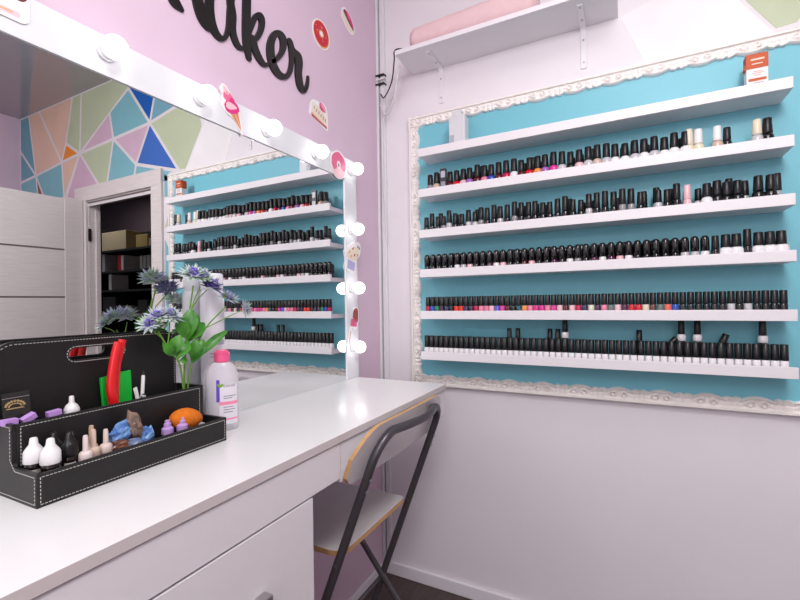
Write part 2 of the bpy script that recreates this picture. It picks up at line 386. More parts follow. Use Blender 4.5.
def row(shelf, items, y0, y1, xf, back=False, jit=0, gname=None):
    """items: (shape, colour, cap); y0 is the corner end"""
    n = len(items)
    for i, it in enumerate(items):
        if it is None: continue
        sh_, col, cap = it
        y = y0 + (y1 - y0) * i / (n - 1) + random.uniform(-jit, jit)
        capw = {'black': 'black-capped', 'gloss': 'dome-capped', 'white': 'white-capped', 'cream': 'cream-capped', 'pale pink': 'pink-capped', 'silver': 'silver-capped'}[cap]
        k = sum(1 for q in items[:i+1] if q)
        lab = '%s %s polish bottle, %s from the corner%s, %s shelf' % (capw, col, ordinal(k), ' in the back row' if back else ' in front', SHN[shelf])
        bt_ = bottle(sh_, col, cap, xf + (random.uniform(-.003, .003) if jit else 0), y, SZ[shelf] - LIP, lab, 'polish bottles on the %s shelf%s' % (SHN[shelf], ' back row' if back else ''))
        if jit: bt_.scale = (1, 1, random.uniform(.90, 1.06))
bk = 'black'
# second shelf: wide bottles, many colours, white caps near the door end
c1 = ['grey', 'beige', None, 'dark red', 'red', 'pale pink', 'purple', 'dark red', 'pink', 'blue', 'dark red', 'crimson', 'white', 'dark red', 'red', 'orange', 'purple', 'magenta', 'clear', 'black', 'pale pink', 'clear', 'beige', 'clear', 'white', 'white', 'clear', 'white', 'clear', 'white', 'white', 'white']
row(1, [c and ('wide', c, bk) for c in c1], -.296, -1.170, -.096, jit=.0015)
row(1, [('slim', 'cream', 'cream'), ('wide', 'cream', 'white'), None, ('wide', 'beige', 'white'), ('stub', 'black', bk), None, None, ('wide', 'clear', 'cream'), ('wide', 'black', bk)], -1.180, -1.372, -.098)
random.seed(3)
row(1, [(random.choice(['stub', 'stub', 'slim']), random.choice(['black', 'dark red', 'grey', 'plum', 'navy']), bk) if random.random() < .75 else None for i in range(26)], -.330, -1.165, -.056, back=True, jit=.004)
o = bottle('stub', 'yellow', 'cream', -.062, -.944, SZ[1] - LIP + .0, 'yellow polish bottle with cream cap behind the second shelf row', 'polish bottles on the second shelf back row')
# small grey device among them
dv = empty('pocket_device', (-.100, -.357, SZ[1] - LIP), label='small silver and black flat device standing among the second-shelf bottles', cat='device')
bm = bmesh.new(); prism(bm, rrect(-.013, .013, 0, .088, .004), lambda a, b, h: (-h, a, b), .010); obj('case', bm, mat('dark_grey_plastic', (.22, .22, .25), .35), dv)
bm = bmesh.new(); prism(bm, rrect(-.009, .009, .052, .078, .002), lambda a, b, h: (-.010 - h, a, b), .001); obj('screen', bm, mat('pale_grey_screen', (.70, .71, .74), .2), dv)
bm = bmesh.new(); prism(bm, rrect(-.009, .009, .008, .036, .002), lambda a, b, h: (-.010 - h, a, b), .0012); obj('keypad', bm, mat('silver_keypad', (.60, .61, .64), .3, .3), dv)
# third shelf: slim black bottles in uneven order
random.seed(5)
it = []
for i in range(42):
    s = random.choices(['slim', 'stub', 'tall'], [.6, .38, .0])[0]
    it.append((s, random.choice(['black', 'black', 'black', 'clear', 'grey', 'black']), bk))
it[31] = None
it = it[:35] + [('slim', 'pale pink', 'pale pink'), None, ('wide', 'white', bk), ('wide', 'black', bk), ('wide', 'black', bk), ('wide', 'black', bk), None, ('wide', 'black', bk), ('wide', 'black', bk)]
row(2, it, -.276, -1.375, -.098, jit=.002)
row(2, [(random.choice(['stub', 'slim', 'stub']), random.choice(['black', 'black', 'clear', 'silver']), bk) if random.random() < .82 else None for i in range(30)], -.29, -1.40, -.062, back=True, jit=.004)
# fourth shelf: glossy dome caps, then wide white bottles
random.seed(11)
it = [('dome', random.choice(['black', 'black', 'pale pink', 'clear', 'dark red', 'grey', 'grey', 'black', 'black', 'white', 'plum']), 'gloss') for i in range(37)] + [('stub', 'black', bk), ('fat', 'white', bk), ('fat', 'white', bk), ('slim', 'black', bk), ('fat', 'white', bk), ('fat', 'white', bk), ('fat', 'white', bk)]
row(3, it, -.278, -1.398, -.100)
row(3, [('dome', random.choice(['black', 'plum', 'clear', 'dark red']), 'gloss') for i in range(33)], -.291, -1.16, -.064, back=True, jit=.002)
# fifth shelf: the colourful row
c4 = 'crimson,blue,green,plum,navy,black,scarlet,scarlet,navy,plum,crimson,pink,pink,pale pink,violet,magenta,dark red,black,teal,orange,pink,magenta,magenta,pink,magenta,pale pink,dark red,pale pink,crimson,navy,cream,plum,pink,grey-green,pale pink,plum,red,red,cream,brown,grey-green,coral,blue,black,black,black,black,black,black,clear,black,clear,black,black,black,black'.split(',')
row(4, [('mini', c, bk) for c in c4], -.2795, -1.4005, -.100)
# bottom shelf: white bottles with tall black caps
N5 = 54
row(5, [('slab', 'white', bk)] * N5, -.272, -1.400, -.100)
g5 = 'polish bottles behind the bottom shelf row'
for y, w in ((-.6005, 'nearest the corner'), (-.6327, 'second from the corner'), (-.7487, 'third from the corner'), (-.776, 'fourth from the corner'), (-1.035, 'farthest from the corner')):
    bottle('tall', 'black', bk, -.062, y, SZ[5] - LIP, 'tall slim black polish bottle behind the bottom row, %s' % w, g5)
for i, y in enumerate((-.801, -1.154, -1.197, -1.360)):
    w = ['lone', 'corner-side', 'middle', 'door-side'][i]
    bottle('slab', 'white', bk, -.064, y, SZ[5] - LIP, 'white polish bottle in the back row under the %s raised bottle' % w, g5)
    bottle('squat', 'white', bk, -.064, y, SZ[5] - LIP + .0772, '%s white polish bottle raised above the bottom row' % w, g5)
for y, a, w in ((-1.105, .9, 'corner-side'), (-1.262, .45, 'door-side')):
    o = bottle('slim', 'black', bk, -.063, y + .02, SZ[5] - LIP + .022, 'black polish bottle leaning behind the bottom row, the %s one' % w, g5, rot=(a * .8, 0, 0))

# top shelf goods
fc = empty('frosted_container', (-.078, -.415, SZ[0] - LIP), label='frosted white plastic container with stepped cap on the top ledge shelf', cat='container')
M_fro = mat('frosted_plastic', (.94, .935, .95), .35, trans=.25)
bm = bmesh.new()
for (w, d, z0, z1) in ((.034, .026, 0, .128),): box(bm, -d, d, -w, w, z0, z1)
obj('body', bm, M_fro, fc, bevel=.006, seg=3)
obj('cap', B(-.018, .018, -.016, .022, .128, .152), M_fro, fc, bevel=.004, seg=3)
obj('lower_patch', B(-.0275, -.026, .012, .028, .012, .05), mat('patch_grey', (.66, .68, .72), .3), fc)  # greyer patch low on the front, towards the corner
rb = empty('product_box', (-.078, -1.352, SZ[0] - LIP), label='white and orange boxed product standing on the top ledge shelf', cat='box')
M_carton = mat('white_carton', (.90, .885, .88), .5); M_org = mat('burnt_orange_print', (.74, .30, .10), .5)
obj('carton', B(-.016, .016, -.0255, .0255, 0, .112), M_carton, rb, bevel=.001)
bm = bmesh.new(); box(bm, -.0168, .0168, -.0262, .0262, .070, .1135); prism(bm, [(.0262, .068), (.0262, .09), (.031, .074)], lambda a, b, h: (-.014 + h, a, b), .02)
obj('coloured_top', bm, M_org, rb)
bm = bmesh.new(); box(bm, -.0166, -.016, -.021, .021, .033, .041)
for z, w in ((.060, .012), (.055, .016), (.049, .010), (.026, .015), (.021, .012)): box(bm, -.0166, -.016, -w, w*.7, z, z + .0012)
obj('printed_lines', bm, M_org, rb)
bm = bmesh.new(); box(bm, -.0174, -.0168, -.017, .015, .094, .099); box(bm, -.0174, -.0168, -.013, .013, .082, .085); obj('cream_print', bm, mat('cream_print', (.92, .82, .74), .5), rb)

# bracket shelf with a pink cushion
us = empty('bracket_shelf', (0, -.5, 2.228), label='white bracketed wall shelf above the carved frame, holding a pink cushion', cat='shelf')
obj('shelf_board', B(-.18, 0, -.488, .316, 0, .018), M_shelf, us, bevel=.001)
for y in (.186, -.374):
    bm = bmesh.new(); w = .010
    poly = [(-.002, 0), (-.145, 0), (-.145, -.004), (-.03, -.006), (-.006, -.024), (-.004, -.135), (-.0, -.135)]
    prism(bm, [(-.145, 0), (-.145, -.005), (-.016, -.007), (-.007, -.016), (-.005, -.152), (0, -.152), (0, 0)], lambda a, b, h: (a, y - w + h, b), 2*w)
    br = obj('bracket', bm, M_trim, us, bevel=.001)
    for p, r in (((-.13, y, -.006), 'z'), ((-.06, y, -.0075), 'z'), ((-.0075, y, -.05), 'x'), ((-.0055, y, -.13), 'x')):
        bm = bmesh.new(); lathe(bm, [(.0035, 0), (.0035, .0015)], p, 10, rot=Matrix.Rotation(PI, 3, 'X') if r == 'z' else Matrix.Rotation(-PI/2, 3, 'Y'))
        obj('screw', bm, M_steel, br)
bm = bmesh.new()
prof = []
L0, L1 = -.735, -.228; ns = 48
rings = []
for i in range(ns + 1):
    t = i / ns; y = L0 + (L1 - L0) * t
    e = min(1, (min(t, 1 - t) / .07)) ; e = math.sqrt(max(.0, 1 - (1 - e) ** 2)) if e < 1 else 1
    rx, rz = .068 * (.35 + .65 * e), (.046 + .012 * (1 - t)) * (.35 + .65 * e)
    ring = []
    for k in range(28):
        a = 2 * PI * k / 28; cs, sn = math.cos(a), math.sin(a)
        x = rx * abs(cs) ** .7 * (1 if cs > 0 else -1); z = rz * abs(sn) ** .7 * (1 if sn > 0 else -1)
        wr_ = .0010 * math.sin(t * 71 + a * 2) + .002 * math.sin(t * 33 - a * 3) * (1 if sn < .3 else .4)
        ring.append(bm.verts.new((-.098 + x * (1 + wr_ * 2), y, 2.247 + .0455 + .012 * (1 - t) + z + (wr_ if z > -.02 else max(0, wr_)))))
    rings.append(ring)
for a, b in zip(rings, rings[1:]):
    for k in range(28): bm.faces.new((a[k], a[(k+1) % 28], b[(k+1) % 28], b[k]))
bm.faces.new(rings[0]); bm.faces.new(rings[-1])
tag(obj('cushion', bm, mat('dusty_pink_fabric', (.90, .77, .785), .85, var=.06, scale=30, bump=.15, bscale=300), smooth=True), 'long dusty pink fabric cushion lying on the bracketed wall shelf', 'cushion')

# loose cables at the corner end of that shelf
M_blk = mat('black_cable', (.08, .08, .09), .4); M_whc = mat('white_cable', (.86, .85, .86), .4)
for nm, m, pts, r, lab in (('power_cable', M_blk, [(-.14, -.235, 2.255), (-.165, -.192, 2.259), (-.162, -.172, 2.252), (-.155, -.168, 2.225), (-.10, -.125, 2.17), (-.05, -.06, 2.14), (-.03, -.03, 2.17)], .0028, 'black cable drooping off the bracketed shelf into the corner duct'),
    ('power_cable', M_whc, [(-.12, -.172, 2.222), (-.09, -.13, 2.10), (-.05, -.07, 2.06), (-.03, -.03, 2.12)], .004, 'white cable looping below the bracketed shelf end'),
    ('power_cable', M_whc, [(-.10, -.174, 2.222), (-.07, -.12, 2.13), (-.03, -.05, 2.09), (-.024, -.032, 1.9), (-.018, -.046, 1.5)], .0035, 'thin white cable running down beside the corner duct')):
    bm = bmesh.new(); tube(bm, smooth_path(pts), r, 8); tag(obj(nm, bm, m, smooth=True), lab, 'cable')
for z, m, lab in ((2.258, M_blk, 'black band'), (2.238, M_whc, 'white band'), (2.218, M_blk, 'second black band')):
    bm = bmesh.new(); box(bm, -.026, -.0005, -.046, .0, z, z + .007); tag(obj('cable_tie', bm, m, bevel=.002), '%s wrapped round the corner duct below the bracketed shelf' % {'black band': 'upper black cable tie', 'white band': 'white cable tie', 'second black band': 'lower black cable tie'}[lab], 'cable tie')

LETTERS = [
[(-1.0023,1.9773,-0.9956,1.9876),(-1.0066,1.9764,-0.998,1.9902),(-1.0111,1.9754,-1.0001,1.9926),(-1.0159,1.975,-1.0019,1.995),(-1.0203,1.9756,-1.0039,1.9978),(-1.0244,1.9769,-1.0069,2.0003),(-1.0289,1.9791,-1.0098,2.0025),(-1.0332,1.9835,-1.012,2.0049),(-1.0362,1.9906,-1.0136,2.0092),(-1.0378,2.0003,-1.0147,2.0171),(-1.0385,2.0122,-1.0154,2.0278),(-1.0381,2.0254,-1.0153,2.0393),(-1.0365,2.0388,-1.0143,2.0502),(-1.0331,2.0528,-1.012,2.0614),(-1.0282,2.0675,-1.0087,2.0736),(-1.0225,2.0817,-1.0048,2.0849),(-1.0158,2.0947,-1.0012,2.0926),(-1.0073,2.1066,-0.9983,2.0964),(-0.9973,2.1165,-0.9955,2.0989),(-0.9869,2.1234,-0.993,2.1001),(-0.9769,2.1264,-0.9913,2.1001),(-0.969,2.1248,-0.9893,2.0986),(-0.963,2.1203,-0.9864,2.0944),(-0.9579,2.114,-0.9834,2.0882),(-0.9534,2.1066,-0.9804,2.0811),(-0.9497,2.0976,-0.9776,2.073),(-0.9468,2.087,-0.975,2.0634),(-0.9442,2.0759,-0.9724,2.0528),(-0.9415,2.0653,-0.9697,2.0424)],
[(-0.9472,2.0878,-0.9753,2.0654),(-0.9457,2.0809,-0.9742,2.0584),(-0.9442,2.0741,-0.9731,2.0515),(-0.9427,2.0673,-0.9719,2.0443),(-0.941,2.0602,-0.9704,2.0369),(-0.939,2.0524,-0.9686,2.0289),(-0.9369,2.0441,-0.9666,2.0205),(-0.9347,2.0361,-0.9643,2.0121),(-0.9325,2.029,-0.9617,2.0045),(-0.9301,2.0228,-0.9588,1.9977),(-0.9275,2.0171,-0.9556,1.9917),(-0.9249,2.0118,-0.9521,1.9863),(-0.9223,2.0071,-0.9481,1.9816),(-0.9196,2.0028,-0.9434,1.9777),(-0.9166,1.9988,-0.9384,1.9746),(-0.9136,1.9952,-0.9333,1.9724),(-0.9112,1.9922,-0.9285,1.9709),(-0.9098,1.9901,-0.9239,1.9704),(-0.9088,1.9886,-0.9196,1.971),(-0.9072,1.9872,-0.9162,1.9721),(-0.9052,1.9856,-0.9129,1.9731)],
[(-0.853,2.109,-0.8424,2.1358),(-0.8642,2.1054,-0.853,2.1329),(-0.875,2.1023,-0.8642,2.1301),(-0.8831,2.0994,-0.8768,2.1259),(-0.8866,2.0973,-0.8911,2.1173),(-0.8885,2.095,-0.9041,2.1043),(-0.892,2.0897,-0.9135,2.0911),(-0.8958,2.0825,-0.9203,2.0784),(-0.8988,2.075,-0.9254,2.066),(-0.9007,2.0672,-0.9285,2.0539),(-0.9017,2.0582,-0.93,2.0421),(-0.902,2.0485,-0.9302,2.0311),(-0.9018,2.0391,-0.9299,2.021),(-0.9012,2.0303,-0.9288,2.0113),(-0.9,2.0215,-0.9269,2.0019),(-0.8983,2.0133,-0.9243,1.9933),(-0.8963,2.0062,-0.9212,1.9858),(-0.894,2.0001,-0.9173,1.9794),(-0.8912,1.9947,-0.9128,1.9742),(-0.8882,1.9901,-0.908,1.97),(-0.8851,1.9865,-0.9031,1.9667),(-0.8822,1.984,-0.898,1.9645),(-0.8793,1.9825,-0.8925,1.9632),(-0.8769,1.9818,-0.8864,1.9633),(-0.8754,1.9818,-0.8797,1.9649),(-0.8745,1.982,-0.8725,1.9687),(-0.8734,1.9828,-0.8656,1.9742),(-0.8718,1.9845,-0.8596,1.9812),(-0.8697,1.9877,-0.8548,1.989),(-0.8673,1.9932,-0.8515,1.9973),(-0.8648,2.0007,-0.849,2.0062),(-0.8625,2.0094,-0.8469,2.0157),(-0.8607,2.0186,-0.8448,2.0256),(-0.8594,2.0284,-0.8427,2.0364),(-0.8585,2.039,-0.8407,2.048),(-0.8579,2.0498,-0.8388,2.0597),(-0.8572,2.0602,-0.837,2.0706),(-0.8563,2.0698,-0.8353,2.0806),(-0.8554,2.0789,-0.8335,2.0902),(-0.8545,2.0876,-0.832,2.0997),(-0.8538,2.0963,-0.8307,2.1093),(-0.8532,2.105,-0.8299,2.1187),(-0.8527,2.1137,-0.8294,2.1279),(-0.8523,2.1225,-0.8291,2.1368),(-0.8518,2.1314,-0.8287,2.1458)],
[(-0.8338,2.1432,-0.8581,2.1267),(-0.8334,2.1316,-0.8577,2.1153),(-0.833,2.1198,-0.8574,2.1037),(-0.8325,2.1086,-0.8569,2.0923),(-0.8317,2.0988,-0.856,2.0818),(-0.8302,2.0909,-0.8545,2.073),(-0.8282,2.084,-0.8525,2.0656),(-0.8262,2.0766,-0.8508,2.0589),(-0.8249,2.0676,-0.8495,2.0518),(-0.825,2.0568,-0.8492,2.0429),(-0.826,2.0453,-0.8493,2.0325),(-0.8269,2.0346,-0.8495,2.0218),(-0.827,2.0257,-0.8488,2.0121),(-0.826,2.0187,-0.8473,2.0041),(-0.8244,2.0127,-0.8451,1.9973),(-0.8223,2.0074,-0.8425,1.9914),(-0.8199,2.0027,-0.8395,1.9863),(-0.8174,1.9983,-0.836,1.9818),(-0.8145,1.9946,-0.832,1.9778),(-0.8117,1.9919,-0.8273,1.9747),(-0.8093,1.9903,-0.8214,1.973),(-0.8074,1.9899,-0.8141,1.9739),(-0.8043,1.9905,-0.807,1.9768),(-0.7993,1.9921,-0.8013,1.9799),(-0.794,1.9936,-0.7962,1.9825)],
[(-0.7654,2.2352,-0.7966,2.2144),(-0.7662,2.2131,-0.7973,2.1929),(-0.7669,2.1909,-0.798,2.1711),(-0.7677,2.1691,-0.7988,2.1498),(-0.7685,2.1482,-0.7995,2.1294),(-0.7692,2.1282,-0.8003,2.11),(-0.7701,2.109,-0.8011,2.0911),(-0.7708,2.0908,-0.8018,2.0731),(-0.7713,2.0741,-0.8022,2.0566),(-0.7716,2.0589,-0.8024,2.0416),(-0.7716,2.0452,-0.8024,2.0279),(-0.7716,2.0326,-0.802,2.0152),(-0.7714,2.0205,-0.8008,2.0032),(-0.7711,2.0091,-0.7985,1.9923),(-0.7707,1.9982,-0.7954,1.9827),(-0.7701,1.9874,-0.792,1.9737),(-0.7696,1.9763,-0.7888,1.9646)],
[(-0.79,2.0233,-0.7759,2.0277),(-0.7874,2.0341,-0.7712,2.0393),(-0.7848,2.0451,-0.7665,2.0511),(-0.782,2.0561,-0.7619,2.0624),(-0.7787,2.0667,-0.7575,2.073),(-0.7749,2.0771,-0.7533,2.0831),(-0.7706,2.0875,-0.7493,2.0927),(-0.7659,2.0974,-0.7456,2.101),(-0.7609,2.1064,-0.7423,2.107),(-0.755,2.1148,-0.7396,2.1105),(-0.7478,2.1228,-0.7382,2.1118),(-0.7385,2.13,-0.7392,2.111),(-0.7283,2.134,-0.7418,2.11),(-0.7214,2.1331,-0.7415,2.1099),(-0.7167,2.1298,-0.7391,2.1087),(-0.7134,2.1249,-0.7369,2.1061),(-0.7116,2.1184,-0.7356,2.1027),(-0.7116,2.1105,-0.7355,2.0977),(-0.7129,2.1016,-0.7365,2.0907),(-0.715,2.0922,-0.7383,2.0829),(-0.7178,2.0831,-0.7405,2.0757),(-0.7214,2.074,-0.7432,2.0689),(-0.7259,2.065,-0.7466,2.0619),(-0.7306,2.0566,-0.7504,2.0551),(-0.7353,2.049,-0.7537,2.0496),(-0.7402,2.0421,-0.7562,2.0461),(-0.7453,2.0364,-0.7587,2.0433),(-0.7492,2.0324,-0.7621,2.0398),(-0.7527,2.0287,-0.7659,2.0356)],
[(-0.7498,2.0395,-0.7751,2.0215),(-0.748,2.0343,-0.7734,2.0165),(-0.7463,2.0293,-0.7718,2.0114),(-0.7446,2.0244,-0.7699,2.006),(-0.7423,2.0197,-0.7673,2.0006),(-0.7395,2.0147,-0.764,1.9952),(-0.7361,2.0095,-0.7603,1.9898),(-0.7325,2.0046,-0.7559,1.9846),(-0.7287,2.0002,-0.7509,1.9801),(-0.7244,1.9958,-0.7451,1.9763),(-0.7199,1.9914,-0.7385,1.9727),(-0.7155,1.9881,-0.7312,1.9702),(-0.7125,1.9866,-0.7227,1.9695),(-0.7116,1.9865,-0.7126,1.9726),(-0.7088,1.9879,-0.7041,1.9782),(-0.7034,1.9917,-0.6983,1.9832),(-0.6972,1.9956,-0.6931,1.9873)],
[(-0.6891,2.0052,-0.6798,1.9983),(-0.6823,2.0117,-0.673,2.0044),(-0.6755,2.0178,-0.6658,2.0106),(-0.6698,2.0234,-0.6577,2.018),(-0.6645,2.0296,-0.6497,2.0267),(-0.6591,2.0375,-0.6417,2.0365),(-0.6536,2.0463,-0.6338,2.0472),(-0.6491,2.055,-0.6263,2.0587),(-0.646,2.0628,-0.6204,2.0703),(-0.6443,2.0705,-0.6164,2.0818),(-0.6436,2.0786,-0.6141,2.0929),(-0.6438,2.0859,-0.6134,2.1031),(-0.6448,2.0915,-0.6145,2.1117),(-0.6464,2.0955,-0.6181,2.1182),(-0.6489,2.0989,-0.6238,2.1226),(-0.6518,2.1011,-0.6307,2.125),(-0.6542,2.1017,-0.6385,2.1256),(-0.6559,2.1013,-0.6477,2.1238),(-0.6574,2.1003,-0.6582,2.1193),(-0.658,2.0995,-0.6696,2.1115),(-0.6588,2.0982,-0.6798,2.1012),(-0.6616,2.0934,-0.6872,2.0903),(-0.6654,2.0853,-0.6935,2.0788),(-0.6688,2.0762,-0.6987,2.0668),(-0.6711,2.0676,-0.7025,2.0551),(-0.6722,2.0592,-0.7046,2.0439),(-0.6724,2.0501,-0.7054,2.0329),(-0.6718,2.0411,-0.7052,2.0224),(-0.6707,2.0326,-0.7042,2.0128),(-0.6691,2.0248,-0.7022,2.004),(-0.6669,2.0175,-0.6993,1.9957),(-0.6641,2.0108,-0.6954,1.9881),(-0.6606,2.005,-0.6907,1.9815),(-0.6564,1.9999,-0.685,1.9758),(-0.6515,1.9953,-0.6782,1.9708),(-0.6463,1.9919,-0.6705,1.967),(-0.6417,1.99,-0.6616,1.9648),(-0.637,1.9893,-0.6514,1.9649),(-0.6319,1.9897,-0.6403,1.9672),(-0.6272,1.9907,-0.6287,1.9715),(-0.6242,1.9919,-0.6171,1.9782),(-0.6215,1.9938,-0.6069,1.9869),(-0.6175,1.9979,-0.5991,1.9962),(-0.6132,2.0039,-0.5929,2.0058),(-0.6093,2.0109,-0.5882,2.0157),(-0.6061,2.0194,-0.5846,2.0263),(-0.6035,2.0293,-0.5821,2.0376),(-0.6016,2.0397,-0.5804,2.0489),(-0.6005,2.0497,-0.5796,2.0599),(-0.6004,2.0592,-0.58,2.0702),(-0.6013,2.0686,-0.5814,2.08),(-0.6026,2.0782,-0.5832,2.0895),(-0.6037,2.0879,-0.5848,2.0989)],
[(-0.585,2.1195,-0.6087,2.1025),(-0.5822,2.1143,-0.6064,2.0973),(-0.5798,2.109,-0.6042,2.0917),(-0.5771,2.1046,-0.6013,2.086),(-0.5738,2.1018,-0.5969,2.0806),(-0.5687,2.1009,-0.5902,2.077),(-0.561,2.101,-0.583,2.0748),(-0.5516,2.1005,-0.5777,2.0729),(-0.5431,2.0973,-0.5751,2.0707),(-0.5382,2.0911,-0.5738,2.0673),(-0.5358,2.084,-0.573,2.0626),(-0.5348,2.0764,-0.5726,2.0565),(-0.5345,2.0684,-0.5723,2.0497),(-0.5352,2.0591,-0.5723,2.0424),(-0.537,2.0492,-0.5728,2.0339),(-0.5387,2.0399,-0.5734,2.0244),(-0.5394,2.0313,-0.573,2.0147),(-0.5387,2.0224,-0.5718,2.0051),(-0.5373,2.0132,-0.57,1.9953),(-0.5353,2.0047,-0.5675,1.9862),(-0.5332,1.9979,-0.5641,1.9786),(-0.5309,1.9925,-0.5594,1.9727),(-0.5283,1.988,-0.5536,1.9683),(-0.5261,1.985,-0.5469,1.9654),(-0.5271,1.9839,-0.5374,1.9649),(-0.5333,1.9809,-0.5231,1.9716),(-0.5327,1.9814,-0.5154,1.9796),(-0.5296,1.9855,-0.5109,1.9865),(-0.5263,1.9903,-0.5075,1.9929),(-0.5231,1.9955,-0.5048,1.9996),(-0.52,2.0018,-0.5029,2.0066),(-0.5172,2.0085,-0.5015,2.0134),(-0.5149,2.0146,-0.5004,2.0195),(-0.5132,2.0197,-0.4998,2.0248),(-0.5122,2.0244,-0.4997,2.0295),(-0.5113,2.029,-0.4998,2.0339),(-0.5103,2.0338,-0.4998,2.0382)],
]

# ------------------------------------------------------------------ dressing table
D = .93; DX0, DX1, DF = -2.6, -.256, -.414
M_edge = mat('white_laminate_edge', (.80, .765, .77), .45)
M_front = mat('white_drawer_front', (.88, .86, .875), .45)
tb = empty('dressing_table', (-1.4, -.2, 0), label='long white wall-mounted dressing table with drawer and cupboard below the mirror', cat='table')
def tbx(x0, x1, y0, y1, z0, z1): return B(x0 + 1.4, x1 + 1.4, y0 + .2, y1 + .2, z0, z1)
bm = tbx(DX0, DX1, DF, -.0, D - .018, D)
for f in bm.faces:
    f.material_index = 0 if f.calc_center_median().z > D - .001 else 1
obj('tabletop', bm, [M_white, M_edge], tb, bevel=.0008)
obj('apron', tbx(DX0, -.908, DF + .004, DF + .022, .829, D - .0205), M_front, tb, bevel=.0006)
obj('drawer', tbx(-.9035, DX1 + .004, DF + .006, -.06, .818, D - .0215), M_front, tb, bevel=.0006)
obj('back_rail', tbx(DX0, DX1, -.05, -.0, .80, D - .019), M_front, tb)
bm = tbx(DX0, -1.006, DF + .024, -.0, .08, .824); obj('cupboard', bm, M_front, tb, bevel=.001)
for i, (a, b) in enumerate(((-1.52, -1.0065), (-2.02, -1.523), (-2.52, -2.023))):
    d = obj('door', tbx(a, b, DF + .004, DF + .022, .085, .8245), M_front, tb, bevel=.0006)
    x = b - .150 if i == 0 else b - .05
    k = tbx(x - .012, x + .012, DF - .018, DF + .004, .692, .716)
    obj('knob', k, M_steel, d, bevel=.003)
obj('plinth', tbx(DX0, -1.03, DF + .06, -.02, .0, .08), M_dark, tb)

# ------------------------------------------------------------------ lit mirror
M_mirror = mat('mirror_silver', (.93, .94, .94), .0, 1.0)
M_bulb = mat('lit_bulb', (1.0, .985, .98), .3, emit=5)
M_sock = mat('white_bulb_socket', (.87, .87, .88), .35)
MX0, MX1, MZ0, MZ1 = -2.5, -.250, D, 1.796; FWD = .082
mr = empty('vanity_mirror', (-1.4, 0, D), label='large vanity mirror in a white bulb-lit frame standing on the table', cat='mirror')
M_frame = mat('white_mirror_frame', (.875, .875, .895), .4)
bm = bmesh.new()
def fb(x0, x1, z0, z1, y0=-.036, y1=-.001): box(bm, x0 + 1.4, x1 + 1.4, y0, y1, z0 - D, z1 - D)
fb(MX0, MX1, MZ1 - FWD, MZ1); fb(MX1 - FWD, MX1, MZ0 + .0005, MZ1 - FWD); fb(MX0, MX0 + FWD, MZ0 + .0005, MZ1 - FWD)
obj('frame', bm, M_frame, mr, bevel=.001)
obj('mirror_glass', B(MX0 + FWD + 1.4, MX1 - FWD + 1.4, -.032, -.004, .0006, MZ1 - FWD - D), M_mirror, mr)
spots = [(-.293, 1.755), (-.517, 1.755), (-.748, 1.756), (-.977, 1.758), (-1.200, 1.762), (-1.450, 1.755), (-1.68, 1.755), (-1.91, 1.755), (-2.14, 1.755), (-.294, 1.518), (-.294, 1.287), (-.294, 1.056)]
R_ = Matrix.Rotation(PI/2, 3, 'X')      # local z -> -y
for x, z in spots:
    bm = bmesh.new(); lathe(bm, [(.0205, 0), (.020, .007), (.0175, .008), (.017, .014), (.0150, .016), (.0145, .020)], (x + 1.4, -.036, z - D), 24, rot=R_)
    s = obj('bulb_socket', bm, M_sock, mr, True)
    bm = bmesh.new(); pr = [(.012, .0155)] + [(.0235 * math.sin(a), .0350 - .0235 * math.cos(a)) for a in (.6 + (PI - .6) * i / 12 for i in range(13))]
    lathe(bm, pr, (x + 1.4, -.036, z - D), 24, rot=R_); obj('light_bulb', bm, M_bulb, s, True)

# ------------------------------------------------------------------ black script lettering on the pink wall
M_let = mat('black_acrylic', (.085, .075, .075), .35)
bm = bmesh.new()
for i, st in enumerate(LETTERS):
    y0, y1 = -.0002, -.006 - .0001 * i
    L = []
    for (xa, za, xb, zb) in st: L.append([bm.verts.new(p) for p in ((xa, y0, za), (xb, y0, zb), (xb, y1, zb), (xa, y1, za))])
    for a, b in zip(L, L[1:]):
        for k in range(4): bm.faces.new((a[k], a[(k+1) % 4], b[(k+1) % 4], b[k]))
    bm.faces.new(L[0]); bm.faces.new(L[-1][::-1])
    for ring in (st[0], st[-1]):   # rounded stroke ends
        cx_, cz_, r = (ring[0]+ring[2])/2, (ring[1]+ring[3])/2, math.hypot(ring[0]-ring[2], ring[1]-ring[3])/2
        lathe(bm, [(r, 0), (r, y0 - y1 - .0004)], (cx_, y0, cz_), 14, rot=R_)
tag(obj('wall_lettering', bm, M_let), 'large black script lettering reading maker on the pink wall', 'lettering')

# ------------------------------------------------------------------ stickers
SC = {'blush': (.93, .90, .92), 'paper': (.95, .93, .94), 'red': (.80, .13, .22), 'deep': (.60, .06, .14), 'pink': (.90, .42, .58), 'hot': (.86, .20, .50), 'pale': (.95, .76, .80), 'cone': (.90, .66, .50), 'coned': (.80, .50, .38), 'choc': (.42, .17, .20), 'cream': (.94, .88, .80), 'lav': (.72, .70, .86), 'brown': (.62, .30, .27), 'grey': (.55, .52, .55), 'salmon': (.90, .58, .52), 'gold': (.87, .62, .30)}
SM = [mat('sticker_' + k, v, .45) for k, v in SC.items()]; SI = {k: i for i, k in enumerate(SC)}
def sticker(name, y, layers, label, cx, cz):
    bm = bmesh.new()
    for i, (col, poly) in enumerate(layers):
        if i == 0: prism(bm, [(a - cx, b - cz) for a, b in poly], lambda a, b, h: (a, -h, b), .0022, SI[col])
        else:
            hh = .0022 + .00015 * i
            bm.faces.new([bm.verts.new((a - cx, -hh, b - cz)) for a, b in poly]).material_index = SI[col]
    return tag(obj(name, bm, SM, loc=(cx, y, cz)), label, 'sticker', 'dessert stickers')
